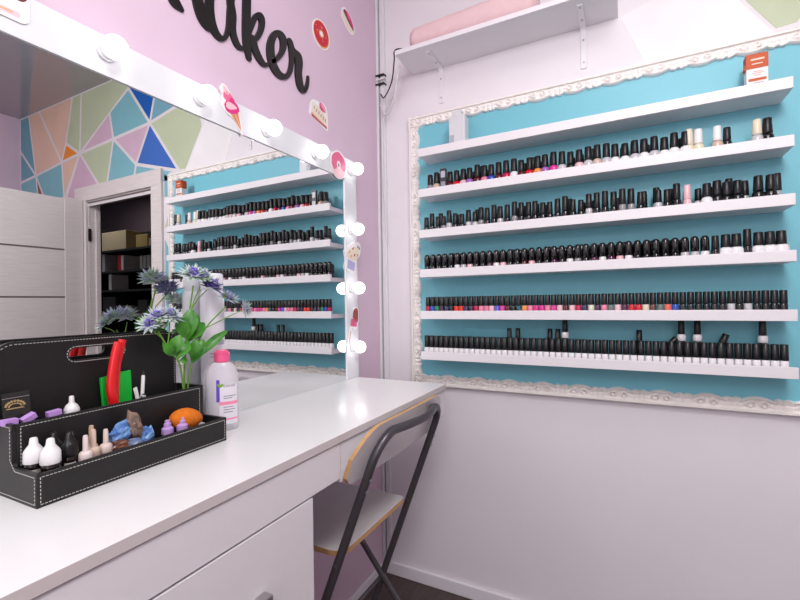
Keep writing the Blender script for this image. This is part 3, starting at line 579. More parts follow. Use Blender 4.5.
def ringpoly(layers, col, hole, cx, cz, a, b, a2, b2, rot=0):
    layers.append((col, ellipse(cx, cz, a, b, 28, rot))); layers.append((hole, ellipse(cx, cz, a2, b2, 20, rot)))
# red doughnut
Ly = [('paper', ellipse(-.4215, 2.235, .052, .053, 32))]; Ly.append(('gold', ellipse(-.4215, 2.235, .047, .0485, 30))); ringpoly(Ly, 'red', 'cream', -.4215, 2.237, .044, .044, .0155, .0145)
Ly.append(('gold', ellipse(-.4215, 2.237, .0155, .0145, 20))); Ly.append(('paper', ellipse(-.4215, 2.237, .010, .010, 16)))
random.seed(2)
for i in range(26):
    a = random.uniform(0, 2*PI); r = random.uniform(.021, .039); x, z = -.4215 + r*math.cos(a), 2.237 + r*math.sin(a); t = random.uniform(0, PI)
    Ly.append((random.choice(['gold', 'cream', 'pink', 'hot']), ellipse(x, z, .0032, .0011, 6, t)))
sticker('doughnut_sticker', .0004, Ly, 'round red sprinkled doughnut sticker on the pink wall beside the lettering', -.4215, 2.235)
# cake slice near the corner
def loop(pts, k=4): 
    P = smooth_path([(x, 0, z) for x, z in pts] + [(pts[0][0], 0, pts[0][1])], k)[:-1]; return [(p.x, p.z) for p in P]
Ly = [('paper', loop([(-.289, 2.384), (-.283, 2.418), (-.262, 2.432), (-.225, 2.420), (-.195, 2.385), (-.196, 2.360), (-.222, 2.344), (-.252, 2.356)]))]
Ly += [('cream', loop([(-.282, 2.384), (-.277, 2.412), (-.25, 2.39), (-.205, 2.368), (-.205, 2.358), (-.222, 2.352), (-.25, 2.362)])), ('choc', loop([(-.276, 2.412), (-.262, 2.424), (-.228, 2.408), (-.204, 2.382), (-.203, 2.368), (-.235, 2.382)])), ('hot', loop([(-.266, 2.424), (-.236, 2.422), (-.205, 2.392), (-.206, 2.378), (-.236, 2.396)])), ('pink', loop([(-.252, 2.424), (-.235, 2.420), (-.225, 2.405), (-.24, 2.402)]))]
sticker('cake_sticker', .0004, Ly, 'pink and chocolate cake sticker highest on the pink wall near the corner', -.24, 2.385)
# cake wedge with pink topping
Ly = [('paper', loop([(-.499, 1.912), (-.490, 1.955), (-.470, 1.972), (-.435, 1.975), (-.412, 1.978), (-.392, 1.960), (-.388, 1.915), (-.390, 1.884), (-.41, 1.884), (-.45, 1.898)], 5))]
Ly += [('cream', [(-.486, 1.922), (-.478, 1.958), (-.445, 1.957), (-.398, 1.93), (-.398, 1.905), (-.44, 1.910)]), ('salmon', [(-.486, 1.921), (-.44, 1.909), (-.396, 1.900), (-.396, 1.892), (-.44, 1.902), (-.487, 1.914)]), ('brown', [(-.486, 1.914), (-.44, 1.903), (-.396, 1.893), (-.396, 1.888), (-.44, 1.897), (-.486, 1.908)]),
  ('pink', ellipse(-.421, 1.960, .021, .013, 18, -.5)), ('pale', ellipse(-.418, 1.963, .014, .003, 12, -.6)), ('hot', ellipse(-.430, 1.953, .012, .004, 12, -.6)), ('pale', ellipse(-.408, 1.955, .010, .0025, 12, -.6))]
for i in range(6): Ly.append(('grey', ellipse(-.470 + i*.013, 1.942 - i*.0045, .0022, .006, 8, .4 * (-1) ** i)))
for i in range(5): Ly.append(('salmon', ellipse(-.462 + i*.014, 1.930 - i*.0045, .004, .0016, 8, .6 * (-1) ** i)))
sticker('cake_sticker', .0004, Ly, 'cake wedge sticker with pink topping on the pink wall above the mirror', -.44, 1.93)
# ice cream cone across the top of the frame
FRY = -.0365
Ly = [('paper', loop([(-.916, 1.812), (-.905, 1.828), (-.889, 1.822), (-.866, 1.798), (-.848, 1.780), (-.848, 1.765), (-.838, 1.716), (-.842, 1.709), (-.868, 1.742), (-.893, 1.752), (-.907, 1.770), (-.903, 1.79)], 4))]
Ly += [('cone', [(-.884, 1.757), (-.853, 1.767), (-.842, 1.717)]), ('coned', [(-.874, 1.755), (-.866, 1.757), (-.846, 1.722)]), ('coned', [(-.862, 1.763), (-.856, 1.765), (-.845, 1.728)]), ('hot', loop([(-.902, 1.772), (-.893, 1.757), (-.87, 1.757), (-.851, 1.770), (-.853, 1.784), (-.87, 1.795), (-.89, 1.790)])), ('pale', loop([(-.896, 1.768), (-.885, 1.765), (-.87, 1.770), (-.858, 1.778), (-.875, 1.785), (-.892, 1.782)])), ('pink', loop([(-.904, 1.792), (-.89, 1.783), (-.868, 1.795), (-.885, 1.812), (-.902, 1.808)])), ('pale', loop([(-.902, 1.806), (-.892, 1.802), (-.884, 1.808), (-.896, 1.820), (-.905, 1.820)])), ('salmon', loop([(-.897, 1.805), (-.889, 1.804), (-.892, 1.813)])), ('hot', loop([(-.886, 1.788), (-.874, 1.788), (-.866, 1.796), (-.878, 1.799)]))]
sticker('ice_cream_sticker', FRY, Ly, 'pink soft-serve ice cream cone sticker on the mirror frame edge', -.88, 1.77)
# pink doughnut on the frame corner
cx, cz = -.374, 1.754
Ly = [('paper', ellipse(cx, cz, .050, .054, 30)), ('pale', ellipse(cx, cz - .003, .045, .048, 30)), ('pink', loop([(cx - .045, cz - .006), (cx - .040, cz + .026), (cx, cz + .048), (cx + .04, cz + .026), (cx + .045, cz - .01), (cx + .028, cz - .018), (cx + .012, cz - .008), (cx - .010, cz - .012), (cx - .028, cz - .024)])), ('paper', ellipse(cx, cz, .012, .015, 18)), ('grey', ellipse(cx, cz - .002, .005, .007, 12))]
sticker('doughnut_sticker', FRY, Ly, 'pink glazed doughnut sticker on the upper corner of the mirror frame', cx, cz)
# cup of pale treats
Ly = [('paper', loop([(-.335, 1.425), (-.322, 1.448), (-.285, 1.468), (-.245, 1.474), (-.226, 1.455), (-.238, 1.418), (-.262, 1.40), (-.270, 1.352), (-.29, 1.346), (-.333, 1.362), (-.326, 1.40)], 4))]
Ly += [('lav', [(-.322, 1.400), (-.270, 1.388), (-.278, 1.354), (-.327, 1.366)]), ('cream', loop([(-.326, 1.425), (-.30, 1.445), (-.262, 1.452), (-.246, 1.428), (-.27, 1.398), (-.318, 1.405)]))]
for x, z, c in ((-.31, 1.43, 'gold'), (-.285, 1.445, 'brown'), (-.262, 1.44, 'cream'), (-.275, 1.42, 'brown'), (-.25, 1.455, 'grey'), (-.30, 1.413, 'salmon'), (-.255, 1.42, 'gold'), (-.24, 1.45, 'brown')): Ly.append((c, ellipse(x, z, .008, .0035, 8, .8)))
sticker('treat_cup_sticker', FRY, Ly, 'lavender cup of cream treats sticker low on the mirror frame', -.285, 1.405)
# ice lolly
Ly = [('paper', loop([(-.290, 1.175), (-.285, 1.205), (-.268, 1.214), (-.250, 1.20), (-.250, 1.165), (-.262, 1.128), (-.285, 1.122), (-.30, 1.13), (-.308, 1.112), (-.318, 1.066), (-.326, 1.066), (-.316, 1.125), (-.304, 1.145)], 3))]
Ly += [('pink', [(-.304, 1.166), (-.262, 1.168), (-.266, 1.133), (-.310, 1.138)]), ('hot', [(-.289, 1.160), (-.285, 1.160), (-.289, 1.136), (-.293, 1.136)]), ('brown', loop([(-.294, 1.168), (-.288, 1.198), (-.268, 1.208), (-.255, 1.195), (-.256, 1.162), (-.264, 1.150), (-.270, 1.165), (-.278, 1.152), (-.284, 1.166)])), ('coned', [(-.312, 1.118), (-.308, 1.118), (-.319, 1.070), (-.323, 1.070)])]
sticker('ice_lolly_sticker', FRY, Ly, 'chocolate-dipped pink ice lolly sticker low on the mirror frame', -.285, 1.14)
# cake sticker at the near end of the frame
Ly = [('paper', rrect(-1.440, -1.331, 1.740, 1.83, .014))]
Ly += [('blush', rrect(-1.436, -1.335, 1.745, 1.80, .009)), ('pale', rrect(-1.435, -1.345, 1.747, 1.757, .004)), ('cone', rrect(-1.425, -1.355, 1.7505, 1.7545, .002)), ('choc', loop([(-1.44, 1.79), (-1.40, 1.781), (-1.365, 1.779), (-1.340, 1.780), (-1.335, 1.80), (-1.36, 1.826), (-1.43, 1.828)])), ('pink', loop([(-1.42, 1.80), (-1.37, 1.788), (-1.342, 1.79), (-1.36, 1.825), (-1.41, 1.826)]))]
sticker('cake_sticker', FRY, Ly, 'large cake sticker with dark topping at the near end of the mirror frame', -1.383, 1.78)

# ------------------------------------------------------------------ folding chair
M_tube = mat('grey_painted_steel', (.36, .345, .365), .35, .6)
M_lam = mat('pale_grey_laminate', (.86, .845, .85), .35, var=.04, scale=30)
M_ply = mat('birch_plywood_edge', (.80, .62, .42), .5, var=.2, scale=10, stretch=(2, 2, 90))
cx, cyy = -.63, -.312
ch = empty('folding_chair', (cx, cyy, 0), label='folding chair with laminate plywood seat and grey tube frame beside the table', cat='chair')
def up(x, z):
    x -= (.036 if x < cx else .012) * max(0, 1 - z / .85)
    return (x - cx, -.134 - .371 * z - cyy, z)
bm = bmesh.new()
xl, xr = -.828, -.437
path = [up(xl, 0), up(xl, .4), up(xl, .83)]
cl = []
for i in range(7):
    a = PI - PI/2 * i / 6; p = up(xl + .068 + .068 * math.cos(a), .839 + .068 * math.sin(a)); cl.append(p)
path += cl
for i in range(1, 8):
    t = i / 8; x = xl + .068 + (xr - xl - .136) * t; p = up(x, .907); path.append((p[0], p[1] - .028 * math.sin(PI * t), p[2] + .004 * math.sin(PI * t)))
for i in range(7):
    a = PI/2 - PI/2 * i / 6; path.append(up(xr - .068 + .068 * math.cos(a), .839 + .068 * math.sin(a)))
path += [up(xr, .83), up(xr, .4), up(xr, 0.0)]
tube(bm, path, .0112, 14); obj('back_frame', bm, M_tube, ch, True)
bm = bmesh.new()
# front frame: splayed legs crossing behind, joined under the seat
for s in (-1, 1):
    q = [(s * .105, -.12 - cyy, .568), (s * .192, -.29 - cyy, .235), (s * .258, -.415 - cyy, 0.0)]
    tube(bm, q, .0098, 12)
tube(bm, [(-.105, -.12 - cyy, .568), (.105, -.12 - cyy, .568)], .0098, 12)
obj('rear_leg_frame', bm, M_tube, ch, True)
bm = bmesh.new(); tube(bm, [up(xl, .30), up(xr, .30)], .0065, 10)
for s in (xl, xr):
    p = up(s, .578); lathe(bm, [(.006, -.016), (.006, .016)], p, 10, rot=Matrix.Rotation(PI/2, 3, 'Y'))
obj('stretcher', bm, M_tube, ch, True)
for s in (xl, xr):
    for z in (0,):
        bm = bmesh.new(); p = up(s, 0); lathe(bm, [(.014, 0), (.014, .03)], (p[0], p[1], 0), 12); obj('rubber_foot', bm, M_blk, ch)
# seat: rounded slab, laminate faces and plywood rim
pl = rrect(xl + .016 - cx, xr - .013 - cx, -.338 - cyy, -.03 - cyy, .05, 6)
pl = []
x0, x1, y0, y1 = xl + .016 - cx, xr - .014 - cx, -.342 - cyy, -.03 - cyy
for X_, Y_, r, a in ((x1, y1, .06, 0), (x0, y1, .06, PI/2), (x0, y0, .045, PI), (x1, y0, .02, 1.5*PI)):
    c_ = (X_ - r if X_ == x1 else X_ + r, Y_ - r if Y_ == y1 else Y_ + r)
    pl += [(c_[0] + r * math.cos(a + PI/2*i/6), c_[1] + r * math.sin(a + PI/2*i/6)) for i in range(7)]
bm = bmesh.new(); prism(bm, pl, lambda a, b, h: (a, b, .574 + h), .015, 0, 1)
obj('seat', bm, [M_lam, M_ply], ch, bevel=.001)
# backrest: curved board fixed in front of the tube
def board(u, v):   # u along x -1..1, v up -1..1
    x = -.640 - cx + u * .262
    z = .869 + v * .066
    w = -.134 - .371 * z + .012 + .006 * u * u - cyy
    return x, w, z
bm = bmesh.new(); nu, nv = 28, 10; g = {}
for side in (0, 1):
    for i in range(nu + 1):
        u = -1 + 2 * i / nu
        top = 1 - max(0, (abs(u) - .62) / .38) ** 2.4 * .95; bot = -1 + max(0, (abs(u) - .86) / .14) ** 2 * .35
        for j in range(nv + 1):
            v = bot + (top - bot) * j / nv
            x, y, z = board(u, v); g[side, i, j] = bm.verts.new((x, y + side * .011, z))
for i in range(nu):
    for j in range(nv):
        for s in (0, 1):
            bm.faces.new([g[s, i, j], g[s, i+1, j], g[s, i+1, j+1], g[s, i, j+1]])
for i in range(nu):
    for j in (0, nv): bm.faces.new([g[0, i, j], g[0, i+1, j], g[1, i+1, j], g[1, i, j]]).material_index = 1
for j in range(nv):
    for i in (0, nu): bm.faces.new([g[0, i, j], g[0, i, j+1], g[1, i, j+1], g[1, i, j]]).material_index = 1
o = obj('backrest', bm, [M_lam, M_ply], ch)
for s, z in ((xl, .80), (xl, .77), (xr, .80), (xr, .77)):
    bm = bmesh.new(); p = up(s, z); lathe(bm, [(.005, -.0), (.005, .014), (.003, .015)], (p[0], p[1] - .0, z), 10, rot=Matrix.Rotation(PI/2, 3, 'X'))
    obj('screw', bm, M_steel, ch)

# ------------------------------------------------------------------ black stitched organiser and what it holds
OA = Vector((-1.3994, -.2129, D)); OR = math.radians(1.12)
Ru = Matrix.Rotation(OR, 3, 'Z')
def O(u, v, z): return OA + Ru @ Vector((u, v, z))
M_lea = mat('black_leatherette', (.105, .10, .105), .42, var=.15, scale=60, bump=.12, bscale=500)
M_lin = mat('black_lining', (.06, .06, .062), .85)
M_sti = mat('white_thread', (.80, .79, .77), .6)
og = empty('desk_organizer', OA, OR, 'black leatherette stepped organiser with white stitching on the dressing table', 'organizer')
OW, T = .350, .006
bm = bmesh.new(); box(bm, 0, OW, 0, T, 0, .0505); obj('front_panel', bm, M_lea, og, bevel=.0012)
bm = bmesh.new(); box(bm, T, OW - T, .072, .072 + T, .004, .116); obj('middle_panel', bm, M_lea, og, bevel=.0012)
side = [(0.0005, 0), (0.0005, .0505), (.068, .0505), (.074, .056), (.074, .1165), (.158, .1165), (.158, 0)]
for x in (0, OW - T):
    bm = bmesh.new(); prism(bm, side, lambda a, b, h: (x + h, a, b), T); obj('side_panel', bm, M_lea, og)
sx0, sx1, sz0, sz1 = .112, .212, .199, .222
outer = [(0.001, 0), (OW - .02, 0)] + [(OW - .020 - .03 + .03 * math.cos(a), .214 + .028 * math.sin(a)) for a in (PI/2 * i / 6 for i in range(7))] + [(.001 + .03 - .03 * math.sin(a), .214 + .028 * math.cos(a)) for a in (PI/2 * i / 6 for i in range(7))]
rs = (sz1 - sz0) / 2
slot = [(sx1 - rs + rs * math.sin(a), (sz0 + sz1)/2 + rs * math.cos(a)) for a in (PI * i / 10 for i in range(11))] + [(sx0 + rs - rs * math.sin(a), (sz0 + sz1)/2 - rs * math.cos(a)) for a in (PI * i / 10 for i in range(11))]
bm = bmesh.new(); holed(bm, outer, [slot], lambda a, b, h: (a, .139 + h, b), .007); obj('handle_panel', bm, M_lea, og)
bm = bmesh.new(); box(bm, T, OW - T, T, .073, .002, .006); box(bm, T, OW - T, .078, .139, .052, .056); box(bm, T, OW - T, .146, .158, 0.002, .10); obj('tray_floor', bm, M_lin, og)
bm = bmesh.new(); box(bm, .208, .212, T, .072, .006, .040); box(bm, .118, .122, .078, .139, .056, .108); box(bm, .252, .256, .078, .139, .056, .108); obj('divider', bm, M_lea, og)
bm = bmesh.new()
def dashes(pts, n_dir, step=.0052, ln=.0034, w=.0009):
    """white dashes along a polyline; n_dir is the face normal axis: 0 x, 1 y"""
    for p, q in zip(pts, pts[1:]):
        p, q = Vector(p), Vector(q); d = q - p; L = d.length; t = d / L; k = max(1, int(L / step))
        nrm = Vector((-1, 0, 0)) if n_dir == 0 else Vector((0, -1, 0)); s = t.cross(nrm).normalized()
        for i in range(k):
            a = p + t * (i * L / k); b = a + t * ln
            f = [a - s*w/2, a + s*w/2, b + s*w/2, b - s*w/2]
            bot = [bm.verts.new(v) for v in f]; top = [bm.verts.new(v + nrm * .0006) for v in f]
            bm.faces.new(top)
            for j in range(4): bm.faces.new((bot[j], bot[(j+1) % 4], top[(j+1) % 4], top[j]))
e = .0050
dashes([(e, 0, e), (OW - e, 0, e), (OW - e, 0, .0505 - e), (e, 0, .0505 - e), (e, 0, e)], 1)
dashes([(T + e, .072, .05), (T + e, .072, .1115), (OW - T - e, .072, .1115), (OW - T - e, .072, .05)], 1)
dashes([(0, .15, e), (0, e, e), (0, e, .0455), (0, .064, .0455), (0, .079, .060), (0, .079, .1115), (0, .152, .1115)], 0)
dashes([(.006, .139, .21)] + [(.001 + .03 - .026 * math.sin(a), .139, .2135 + .024 * math.cos(a)) for a in (PI/2 * (6 - i) / 6 for i in range(7))] + [(OW - .050 + .026 * math.cos(a), .139, .2135 + .024 * math.sin(a)) for a in (PI/2 * (6 - i) / 6 for i in range(7))] + [(OW - .024, .139, .12)], 1)
rs2 = rs + .003
sl2 = [(sx1 - rs + rs2 * math.sin(a), .139, (sz0 + sz1)/2 + rs2 * math.cos(a)) for a in (PI * i / 8 for i in range(9))] + [(sx0 + rs - rs2 * math.sin(a), .139, (sz0 + sz1)/2 - rs2 * math.cos(a)) for a in (PI * i / 8 for i in range(9))]
dashes(sl2 + sl2[:1], 1, .0045, .0034)
obj('stitching', bm, M_sti, og)

def item(name, u, v, z, label, cat, group=None, rz=0): return empty(name, O(u, v, z), rz, label, cat, group)
def lpart(name, prof, m, parent, n=20, **k):
    b = bmesh.new(); lathe(b, prof, k.pop('c', (0, 0, 0)), n, **k); return obj(name, b, m, parent, True)
M_gb = mat('dark_amber_glass', (.10, .065, .06), .12, coat=.4); M_ww = mat('white_dropper_plastic', (.90, .895, .90), .35); M_kk = mat('black_dropper_plastic', (.08, .08, .085), .3)
M_lab = mat('white_print', (.75, .74, .73), .5)
zf = .006
def dropper(u, v, m, label, z=zf, sc=1.0, body=M_gb):
    t = item('dropper_bottle', u, v, z, label, 'bottle', 'dropper bottles in the organiser')
    b = lpart('body', [(.0115*sc, 0), (.0128*sc, .002), (.0128*sc, .048), (.011*sc, .052), (.007*sc, .056)], body, t)
    lpart('cone_cap', [(.0134*sc, .049), (.0138*sc, .0505), (.0134*sc, .066), (.0115*sc, .070), (.0062*sc, .0775), (.0050*sc, .0865), (.0036*sc, .0878), (0, .0882)], m, t)
    bb = bmesh.new(); lathe(bb, [(.0130*sc, .034), (.0130*sc, .040)], (0, 0, 0), 24, a0=-2.6, a1=-1.2); obj('label_print', bb, M_lab, t)
    return t
dropper(.0205, .055, M_ww, 'white cone-capped dark bottle behind the front white one in the tray')
dropper(.0300, .026, M_ww, 'white cone-capped dark bottle nearest the front of the tray')
dropper(.049, .058, M_kk, 'black cone-capped bottle at the back of the tray', sc=.92)
dropper(.061, .036, M_kk, 'black cone-capped bottle in front, beside the nude polish bottles', sc=.92)
M_nu = [mat('nude_plastic_%d' % i, c, .35) for i, c in enumerate(((.84, .77, .74), (.82, .72, .66), (.76, .64, .54), (.86, .80, .79)))]
M_nb = mat('nude_polish_glass', (.80, .68, .63), .12, coat=.4)
for u, v, mi, w, zz in ((.073, .057, 3, 'palest nude bottle at the back, nearest the black caps', .0), (.077, .020, 3, 'pale nude bottle with round collar nearest the black caps', -.002), (.0945, .030, 1, 'pinkish nude bottle in the middle of the front tray', .002), (.103, .052, 2, 'darkest tan bottle standing behind the other nudes', .004), (.1145, .030, 0, 'pale nude bottle nearest the crumpled foil', -.003)):
    t = item('nude_polish_bottle', u, v, zf, 'small ' + w, 'bottle', 'nude bottles in the tray')
    lpart('body', [(.0085, 0), (.0095, .002), (.0095, .034), (.0088, .038)], M_nb, t); lpart('collar', [(.0094, .038), (.0100, .039), (.0098, .050), (.0075, .053), (.0048, .054)], M_nu[mi], t)
    lpart('brush_cap', [(.0048, .053), (.0043, .056), (.0039, .078 + zz), (.0030, .0815 + zz), (0, .0825 + zz)], M_nu[mi], t)
# crumpled foils
def crumple(name, c, r, m, lab, rot=0, seed=1, cat='foil'):
    rd = random.Random(seed); b = bmesh.new(); bmesh.ops.create_icosphere(b, subdivisions=3, radius=1)
    ph = [rd.uniform(0, 6) for _ in range(6)]
    for v in b.verts:
        d = v.co.normalized(); k = 1 + .16 * math.sin(d.x*5 + ph[0]) * math.sin(d.y*6 + ph[1]) + .12 * math.sin(d.z*9 + ph[2] + d.x*4) + rd.uniform(-.06, .06)
        v.co = Vector((d.x * r[0], d.y * r[1], d.z * r[2])) * k
    bmesh.ops.rotate(b, verts=b.verts, cent=(0, 0, 0), matrix=Matrix.Rotation(rot, 3, 'Y'))
    zmin = min(v.co.z for v in b.verts)
    o = obj(name, b, m, loc=O(c[0], c[1], c[2])); o.rotation_euler.z = OR
    return tag(o, lab, cat, 'crumpled foils in the tray')
M_f1 = mat('blue_foil', (.50, .68, .86), .25, var=.5, scale=55, var_rgb=(.20, .36, .68), coat=.3); M_f2 = mat('copper_foil', (.55, .34, .25), .3, var=.5, scale=60, var_rgb=(.25, .17, .15), coat=.3)
M_f3 = mat('grey_brown_foil', (.62, .50, .42), .3, var=.5, scale=70, var_rgb=(.35, .30, .30), coat=.3); M_f4 = mat('navy_foil', (.14, .22, .46), .3, var=.6, scale=60, var_rgb=(.55, .62, .74), coat=.3)
crumple('crumpled_foil', (.150, .046, .066), (.022, .012, .017), M_f1, 'pale blue crumpled foil piece leaning up on the heap', -.55, 1)
crumple('crumpled_foil', (.173, .044, .072), (.013, .012, .030), M_f3, 'tall grey-brown crumpled foil piece at the top of the heap', -.25, 2)
crumple('crumpled_foil', (.139, .034, .046), (.019, .010, .013), M_f2, 'copper-brown crumpled foil piece low at the front of the heap', -.1, 3)
crumple('crumpled_foil', (.165, .034, .034), (.034, .014, .019), M_f4, 'navy and silver crumpled foil piece at the bottom of the heap', .1, 4)
crumple('crumpled_foil', (.191, .040, .045), (.013, .012, .024), M_f1, 'blue crumpled foil sliver beside the tray divider', .5, 6)
crumple('crumpled_foil', (.138, .032, .026), (.016, .014, .014), M_f4, 'small dark blue crumpled foil below the copper one', .2, 7)
M_lil = mat('lilac_plastic', (.74, .60, .84), .4)
for u, v, w in ((.238, .040, 'nearer the divider'), (.2665, .034, 'in front of the orange sponge')):
    t = item('lilac_bottle', u, v, zf, 'small lilac nozzle bottle in the front tray, %s' % w, 'bottle', 'lilac bottles')
    lpart('body', [(.0088, 0), (.0098, .002), (.0098, .035)], M_lil, t); lpart('nozzle_cap', [(.0112, .035), (.0115, .036), (.0110, .046), (.0070, .049), (.0068, .0555), (.0050, .057), (.0046, .062), (0, .063)], M_lil, t)
b = bmesh.new(); bmesh.ops.create_uvsphere(b, u_segments=32, v_segments=20, radius=1)
for v in b.verts:
    x = v.co.x; k = 1 - .16 * max(0, -x) * 0 - .12 * max(0, x); v.co = Vector((v.co.x * .038, v.co.y * .023 * k, v.co.z * .023 * k))
o = obj('makeup_sponge', b, mat('orange_sponge', (.94, .50, .10), .9, var=.18, scale=120, bump=.5, bscale=700), smooth=True, loc=O(.287, .048, .0575)); o.rotation_euler = (0, .22, OR)
tag(o, 'egg-shaped orange makeup sponge in the front tray', 'sponge')
t = item('clear_tube', .330, .040, .030, 'small clear capped tube beside the orange sponge in the tray', 'tube')
t.rotation_euler = (0, 2.05, OR); lpart('tube_body', [(.0065, -.028), (.0075, -.026), (.0075, .010), (.006, .012)], mat('milky_plastic', (.84, .82, .83), .25, trans=.4), t); lpart('tube_cap', [(.0070, .011), (.0070, .022), (.006, .023)], mat('grey_cap', (.66, .65, .67), .35), t)

# upper tier
zt = .056
t = item('display_card', .022, .112, zt, 'dark glossy card with gold emblem leaning in the upper tier', 'card'); t.rotation_euler = (-.16, 0, OR)
M_cd = mat('dark_gloss_card', (.13, .125, .13), .2, coat=.4); M_gold = mat('gold_print', (.80, .70, .48), .3, .7)
obj('card', B(-.014, .024, -.0012, .0012, 0, .104), M_cd, t)
bm = bmesh.new()
for k in range(9):
    a = PI * (k + .5) / 9; lathe(bm, [(.0020, 0), (.0020, .0006)], (.003 + .0125 * math.cos(a), -.0012, .081 + .0085 * math.sin(a)), 8, rot=R_)
    lathe(bm, [(.0013, 0), (.0013, .0006)], (.003 + .0085 * math.cos(a), -.0012, .080 + .0055 * math.sin(a)), 8, rot=R_)
box(bm, -.009, .015, -.0018, -.0012, .0765, .0785); obj('gold_emblem', bm, M_gold, t)
obj('pale_stripe', B(-.0135, .0235, -.0017, -.0012, .0945, .0955), mat('grey_print', (.5, .49, .5), .4), t)
M_li2 = mat('lilac_card', (.75, .58, .86), .5)
for u, v, z, a, b2, w in ((.001, .098, .117, .03, .0, 'lilac file block lying at the near end of the upper tier'), (.027, .100, .117, -.45, .1, 'tilted lilac file block, middle one of three'), (.063, .100, .1165, -.10, .0, 'lilac file block beside the white nozzle bottle')):
    bm = B(-.0100, .0100, -.006, .006, -.0048, .0048)
    o = obj('nail_file_block', bm, M_li2, loc=O(u + .006, v, z), bevel=.0008); o.rotation_euler = (b2, a, OR); tag(o, w, 'nail file', 'lilac nail files')
    # the block's shaft reaches down into the compartment
    bm = B(-.005, .005, -.003, .003, -.060, -.0048); obj('handle', bm, M_li2, o)
tw = item('nozzle_bottle', .0995, .106, zt, 'white nozzle bottle standing in the upper tier', 'bottle')
lpart('body', [(.011, 0), (.0122, .002), (.0122, .058), (.0118, .061), (.0090, .067), (.006, .070)], M_ww, tw); lpart('nozzle', [(.0058, .069), (.0042, .073), (.0038, .082), (.003, .0835), (0, .084)], M_ww, tw)
# red pliers handle
t = item('nail_clippers', .172, .106, zt + .001, 'tool with tall red plastic handles standing in the upper tier', 'tool')
M_red = mat('red_handle', (.86, .10, .12), .3, coat=.3)
for s, dx, top in ((-1, -.004, .172), (1, .008, .176)):
    bm = bmesh.new(); tube(bm, smooth_path([(dx*.3, s*.004, .052), (dx - .003, s*.005, .085), (dx, s*.005, .12), (dx + .006, s*.004, .15), (dx + .012, s*.003, top)], 6), .0088, 12, r1=.0070); obj('handle', bm, M_red, t, True)
bm = bmesh.new(); tube(bm, [(0, 0, .0), (.001, 0, .056)], .0048, 10, r1=.006); obj('jaw', bm, M_steel, t, True)
# green packet
t = item('green_packet', .191, .118, zt + .0035, 'bright green packet standing behind the red handles', 'packet'); t.rotation_euler = (-.1, 0, OR)
bm = bmesh.new(); prism(bm, [(-.028, 0), (.028, 0), (.030, .108), (.012, .107), (-.030, .101)], lambda a, b, h: (a, h + .002 * math.sin(a * 90), b), .007); obj('packet_body', bm, mat('green_plastic', (.10, .74, .24), .35, var=.2, scale=25), t, bevel=.001)
t = item('white_pen', .227, .108, zt, 'slim white pen leaning beside the green packet', 'pen'); t.rotation_euler = (0, .06, OR)
lpart('barrel', [(.003, 0), (.0035, .003), (.0035, .096), (.0028, .1)], M_ww, t); lpart('tip', [(.0028, .1), (.0022, .106), (0, .109)], M_kk, t)
t = item('white_spatula', .235, .112, zt, 'short white plastic spatula leaning beside the slim pen', 'spatula'); t.rotation_euler = (0, -.22, OR)
obj('blade', B(-.004, .004, -.001, .001, .045, .078), M_ww, t, bevel=.0009); obj('handle', B(-.0028, .0028, -.001, .001, 0, .047), M_ww, t)
t = item('black_pen', .207, .100, zt, 'short black capped pen in front of the green packet', 'pen'); t.rotation_euler = (0, .35, OR)
lpart('barrel', [(.004, 0), (.0045, .002), (.0045, .064), (.003, .066)], M_kk, t); lpart('cap_ring', [(.0047, .060), (.0047, .0635)], M_lab, t)
o = obj('paper_slip', B(-.025, .025, -.008, .008, 0, .0006), mat('white_paper', (.86, .85, .86), .6), loc=O(.290, .090, .1068)); o.rotation_euler = (.0, -.12, OR); tag(o, 'white paper slip resting on the upper tier beside the flower stems', 'paper')

# red tube added for a mirror reflection in the handle slot, cans, micellar bottle
rt = empty('red_reflection_tube', (-1.305, -.047, D), label='red tube added behind the organiser, standing in for a reflection in its slot', cat='tube')
lpart('body', [(.007, 0), (.0075, .002), (.0075, .21), (.006, .215)], mat('red_reflection_colour', (.80, .10, .14), .35), rt); lpart('cap', [(.0065, .215), (.0065, .235), (.006, .236)], M_ww, rt)
cn = empty('spray_can', (-.969, -.0655, D), label='tall white spray can standing against the mirror behind the flowers', cat='spray can')
M_can = mat('white_can', (.92, .91, .945), .3, coat=.3)
lpart('body', [(.0275, 0), (.0285, .003), (.0285, .322), (.027, .332), (.0235, .338)], M_can, cn, 32)
lpart('cap', [(.0255, .337), (.0262, .339), (.0262, .374), (.024, .3785), (0, .379)], mat('white_cap', (.91, .905, .93), .35), cn, 32)
bm = bmesh.new()
for z, h in ((.07, .0012), (.085, .0012), (.10, .0025), (.17, .002), (.178, .002), (.20, .012)): lathe(bm, [(.02865, z), (.02865, z + h)], (0, 0, 0), 30, a0=-2.5, a1=-1.1)
obj('label_print', bm, mat('pale_grey_print', (.68, .67, .76), .4), cn)
bt = empty('micellar_bottle', (-.994, -.128, D), math.radians(-40), 'clear oval cleansing water bottle with pink cap beside the organiser', 'bottle')
RX, RY = .0368, .0235
M_clr = mat('clear_plastic', (.93, .915, .95), .08, alpha=.48)
bprof = [(.90, 0), (.97, .004), (1.0, .012), (1.0, .118), (.96, .134), (.84, .148), (.62, .158), (.42, .164), (.40, .170)]
bm = bmesh.new()
rings = lathe(bm, [(r, z) for r, z in bprof], (0, 0, 0), 36)
for v in bm.verts: v.co.x *= RX; v.co.y *= RY + (.006 if v.co.z > .15 else 0)
obj('body', bm, M_clr, bt, True)
bm = bmesh.new(); lathe(bm, [(.0165, .162), (.0178, .164), (.0178, .184), (.0165, .187), (0, .187)], (0, 0, 0), 28)
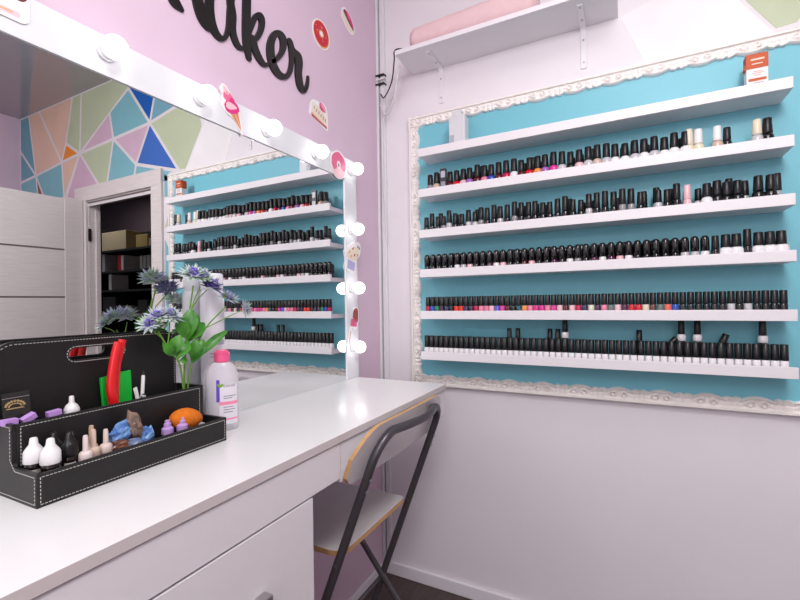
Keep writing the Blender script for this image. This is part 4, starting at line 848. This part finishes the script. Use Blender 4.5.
box(bm, -.008, .008, -.0188, -.012, .183, .190); lathe(bm, [(.0145, .186), (.012, .191), (0, .192)], (0, 0, 0), 24)
obj('flip_cap', bm, mat('hot_pink_cap', (.93, .36, .56), .35, coat=.3), bt)
def onbottle(s, z, h): # label coordinates: s = arc metres across the front
    a = -PI/2 + s / .033; return (RX * 1.0 * math.cos(a) * (1 + h), RY * math.sin(a) * (1 + h), z)
def band(s0, s1, z0, z1, h, bm, n=12):
    for i in range(n):
        a, b2 = s0 + (s1 - s0) * i / n, s0 + (s1 - s0) * (i + 1) / n
        bm.faces.new([bm.verts.new(onbottle(*p, h)) for p in ((a, z0), (b2, z0), (b2, z1), (a, z1))])
bm = bmesh.new(); band(-.006, .036, .016, .110, .012, bm); obj('label', bm, mat('milky_label', (.93, .91, .95), .35, alpha=.82), bt)
for z0_, z1_ in ((.062, .070), (.026, .030)):
    bm = bmesh.new(); band(-.006, .036, z0_, z1_, .016, bm); obj('pink_band', bm, mat('pink_band', (.93, .55, .68), .4), bt)
bm = bmesh.new(); band(-.012, -.005, .070, .122, .016, bm, 4); obj('purple_mark', bm, mat('purple_mark', (.38, .28, .72), .4), bt)
bm = bmesh.new(); text_mesh(bm, 'GARNIER', .0082, lambda x, y, z: onbottle(.001 + x * .82, .104 + y, .018 + z))
obj('label_lettering', bm, mat('grey_lettering', (.36, .38, .42), .5), bt)
for z, w in ((.082, .028), (.077, .018), (.056, .022), (.050, .026), (.044, .020)):
    bm = bmesh.new(); band(.002, .002 + w, z, z + .0016, .018, bm, 6); obj('text_line', bm, MATS['grey_lettering'], bt)
bm = bmesh.new()
for k, (s, z, r) in enumerate(((-.004, .107, .0042), (.0, .110, .003), (-.0075, .110, .003))):
    bm.faces.new([bm.verts.new(onbottle(s + r * math.cos(t_), z + r * .8 * math.sin(t_), .021 + .001 * k)) for t_ in (2*PI*i/12 for i in range(12))])
obj('green_leaf_mark', bm, mat('leaf_mark', (.45, .66, .14), .5), bt)

# ------------------------------------------------------------------ flower sprigs in the upper tier
M_stem = mat('green_stem', (.42, .58, .24), .5); M_leaf = mat('glossy_leaf', (.30, .58, .17), .35, var=.5, scale=35, var_rgb=(.15, .40, .11))
M_pet = mat('lavender_bract', (.76, .74, .90), .5, var=.35, scale=45, var_rgb=(.68, .80, .62)); M_petd = mat('dusky_bract', (.36, .36, .50), .5, var=.4, scale=80, var_rgb=(.5, .5, .68)); M_core = mat('violet_core', (.48, .40, .76), .6)
def head(parent, c, r, axis, dark=False, seed=0):
    rd = random.Random(seed); b = bmesh.new(); ax = Vector(axis).normalized(); c = Vector(c)
    s = ax.orthogonal().normalized(); t = ax.cross(s)
    for ringi, (n, el, ln, w) in enumerate(((13, -.05, 1.0, .17), (13, .30, .95, .16), (11, .65, .85, .14), (7, 1.05, .7, .12))):
        for k in range(n):
            a = 2*PI*(k + .5*(ringi % 2) + rd.uniform(-.2, .2))/n; e2 = el + rd.uniform(-.12, .12)
            d = (s*math.cos(a) + t*math.sin(a))*math.cos(e2) + ax*math.sin(e2); q = d.cross(ax).normalized(); L = r*ln*rd.uniform(.85, 1.12); W = r*w
            m1 = c + d*L*.45
            P = [c + d*L*.1, m1 + q*W, c + d*L + ax*L*.08, m1 - q*W]
            vs = [b.verts.new(p) for p in P]; mid = b.verts.new(m1 + ax*W*.5)
            for i in range(4): b.faces.new((vs[i], vs[(i+1) % 4], mid))
    o = obj('flower_head', b, M_petd if dark else M_pet, parent)
    b = bmesh.new()
    for i in range(30):
        u = rd.uniform(0, 1); a = rd.uniform(0, 2*PI); rr = r*.34*math.sqrt(u); p = c + s*rr*math.cos(a) + t*rr*math.sin(a) + ax*(r*.42*(1-u) + r*.08)
        bmesh.ops.create_icosphere(b, subdivisions=1, radius=r*.10, matrix=Matrix.Translation(p))
    obj('flower_core', b, M_core, o)
def leaf(parent, p, tip, w, nrm=(-.6, -.75, .3), fold=.25, lobes=False):
    p, tip = Vector(p), Vector(tip); d = tip - p; L = d.length; t = d / L; nrm = Vector(nrm).normalized(); s = t.cross(nrm).normalized(); nrm = s.cross(t)
    b = bmesh.new(); n = 10; rows = []
    for i in range(n + 1):
        u = i / n; hw = w * math.sin(PI * min(1, u * .93 + .05)) ** .8 * (.55 + .75 * u) * (1.18 if u < .75 else 1.0)
        if u > .985: hw = .0005
        c_ = p + t * L * u + nrm * L * .16 * math.sin(PI * u) * .6 - nrm * L * .10 * u * u
        rows.append([b.verts.new(c_ + s * hw * k + nrm * abs(k) * hw * fold) for k in (-1, -.5, 0, .5, 1)])
    for a, c2 in zip(rows, rows[1:]):
        for k in range(4): b.faces.new((a[k], a[k+1], c2[k+1], c2[k]))
    obj('leaf', b, M_leaf, parent, True)
def sprig(name, label, stems, heads, leaves, base):
    t = empty(name, base, 0, label, 'flower', 'flower sprigs'); bv = Vector(base)
    L = lambda p: tuple(Vector(p) - bv)
    bm = bmesh.new()
    for pts, r in stems: tube(bm, smooth_path([L(p) for p in pts], 5), r, 8, r1=r * .7)
    obj('stem', bm, M_stem, t, True)
    for i, (c, r, ax, dk) in enumerate(heads): head(t, L(c), r, ax, dk, i + len(label))
    for p, tip, w in leaves: leaf(t, L(p), L(tip), w)
ZB = D + .057
sprig('sea_holly_sprig', 'tall central flower sprig with lavender heads and a big three-lobed leaf',
  [([(-1.073, -.100, ZB), (-1.076, -.102, 1.06), (-1.072, -.104, 1.13), (-1.064, -.104, 1.20), (-1.050, -.102, 1.275)], .0024), ([(-1.068, -.104, 1.165), (-1.058, -.110, 1.23), (-1.040, -.112, 1.27)], .0017), ([(-1.060, -.103, 1.215), (-1.035, -.10, 1.245), (-1.012, -.10, 1.265)], .0016)],
  [((-1.056, -.110, 1.298), .037, (-.2, -.4, 1), False), ((-1.036, -.116, 1.293), .035, (.1, -.4, 1), False), ((-1.012, -.116, 1.272), .037, (.3, -.5, .9), True)],
  [((-1.070, -.106, 1.150), (-1.066, -.114, 1.222), .017), ((-1.070, -.106, 1.152), (-1.094, -.110, 1.206), .013), ((-1.070, -.104, 1.152), (-1.044, -.110, 1.208), .013), ((-1.066, -.100, 1.145), (-1.022, -.104, 1.190), .014), ((-1.062, -.096, 1.15), (-1.03, -.092, 1.168), .014)], (-1.073, -.100, ZB))
sprig('sea_holly_sprig', 'flower sprig leaning towards the spray can with a long pointed leaf',
  [([(-1.069, -.096, ZB), (-1.060, -.096, 1.06), (-1.046, -.098, 1.12), (-1.022, -.108, 1.175), (-.982, -.130, 1.225)], .0022), ([(-1.022, -.108, 1.175), (-.975, -.130, 1.20), (-.935, -.134, 1.215)], .0013)],
  [((-.978, -.132, 1.243), .032, (.3, -.3, 1), False), ((-.928, -.134, 1.219), .027, (.8, -.4, .1), False)],
  [((-1.052, -.098, 1.095), (-1.030, -.108, 1.150), .015), ((-1.050, -.098, 1.10), (-.978, -.132, 1.170), .010), ((-1.05, -.10, 1.10), (-1.052, -.112, 1.150), .013)], (-1.069, -.096, ZB))
sprig('sea_holly_sprig', 'flower sprig bending over the organiser handle panel with three low heads',
  [([(-1.077, -.104, ZB), (-1.083, -.106, 1.06), (-1.095, -.110, 1.105), (-1.122, -.112, 1.140), (-1.140, -.108, 1.175)], .0023), ([(-1.122, -.112, 1.140), (-1.118, -.112, 1.17), (-1.115, -.110, 1.192)], .0015), ([(-1.13, -.11, 1.158), (-1.15, -.108, 1.175), (-1.166, -.106, 1.182)], .0015)],
  [((-1.160, -.110, 1.190), .028, (-.5, -.4, .8), False), ((-1.145, -.112, 1.205), .030, (-.1, -.4, 1), False), ((-1.116, -.112, 1.206), .033, (.2, -.4, 1), False)],
  [((-1.108, -.110, 1.12), (-1.098, -.120, 1.165), .013), ((-1.10, -.11, 1.11), (-1.070, -.112, 1.150), .013), ((-1.106, -.110, 1.118), (-1.135, -.118, 1.150), .009), ((-1.095, -.11, 1.105), (-1.075, -.115, 1.105), .008)], (-1.077, -.104, ZB))

# ------------------------------------------------------------------ light and camera
def area(name, loc, size, power, col=(1, 1, 1), rot=(0, 0, 0), sy=None):
    l = bpy.data.lights.new(name, 'AREA'); l.energy = power; l.size = size; l.color = col
    if sy: l.shape = 'RECTANGLE'; l.size_y = sy
    o = bpy.data.objects.new(name, l); o.location = loc; o.rotation_euler = rot; C.objects.link(o); return o
area('ceiling_light', (-1.45, -1.35, H - .02), 1.0, 16, (1, .985, .97), sy=1.0)
area('ceiling_light', (-2.9, -1.5, H - .02), .9, 10, (1, .985, .97))
area('end_wall_fill', (XL + .03, -1.7, 1.5), 1.6, 9, (.97, .98, 1), rot=(0, -PI/2, 0), sy=1.4)  # fill lamp added out of view on the end wall, no window there
def point_fill(name, loc, power, r=.16):
    l = bpy.data.lights.new(name, 'POINT'); l.energy = power; l.shadow_soft_size = r; l.color = (1, .985, .97)
    o = bpy.data.objects.new(name, l); o.location = loc; C.objects.link(o)
point_fill('added_point_fill', (-1.5, -1.30, 2.30), 34)  # both point fills are added out of view to brighten walls, no pendants
point_fill('added_point_fill', (-2.9, -1.3, 2.25), 26)
area('store_light', (.75, -3.9, 2.5), .5, 7, (1, .95, .9))
w = bpy.data.worlds.new('room_air'); bpy.context.scene.world = w; w.use_nodes = True
w.node_tree.nodes['Background'].inputs['Color'].default_value = (.8, .82, .88, 1); w.node_tree.nodes['Background'].inputs['Strength'].default_value = .3

cam = bpy.data.cameras.new('camera'); cam.sensor_width = 36; cam.lens = 430 / 800 * 36; cam.clip_start = .02
co = bpy.data.objects.new('camera', cam); C.objects.link(co)
R, U, F = Vector((.46122, -.88717, -.01469)), Vector((.00278, -.01512, .99988)), Vector((.88728, .4612, .0045))
co.matrix_world = Matrix(((R.x, U.x, -F.x, -1.716), (R.y, U.y, -F.y, -.99), (R.z, U.z, -F.z, 1.23), (0, 0, 0, 1)))
sc = bpy.context.scene; sc.camera = co
sc.view_settings.view_transform = 'Standard'; sc.view_settings.look = 'None'; sc.view_settings.exposure = 0
sc.cycles.max_bounces = 12; sc.cycles.glossy_bounces = 6; sc.cycles.transmission_bounces = 8; sc.cycles.caustics_reflective = True; sc.cycles.caustics_refractive = False
sc.cycles.sample_clamp_indirect = 8
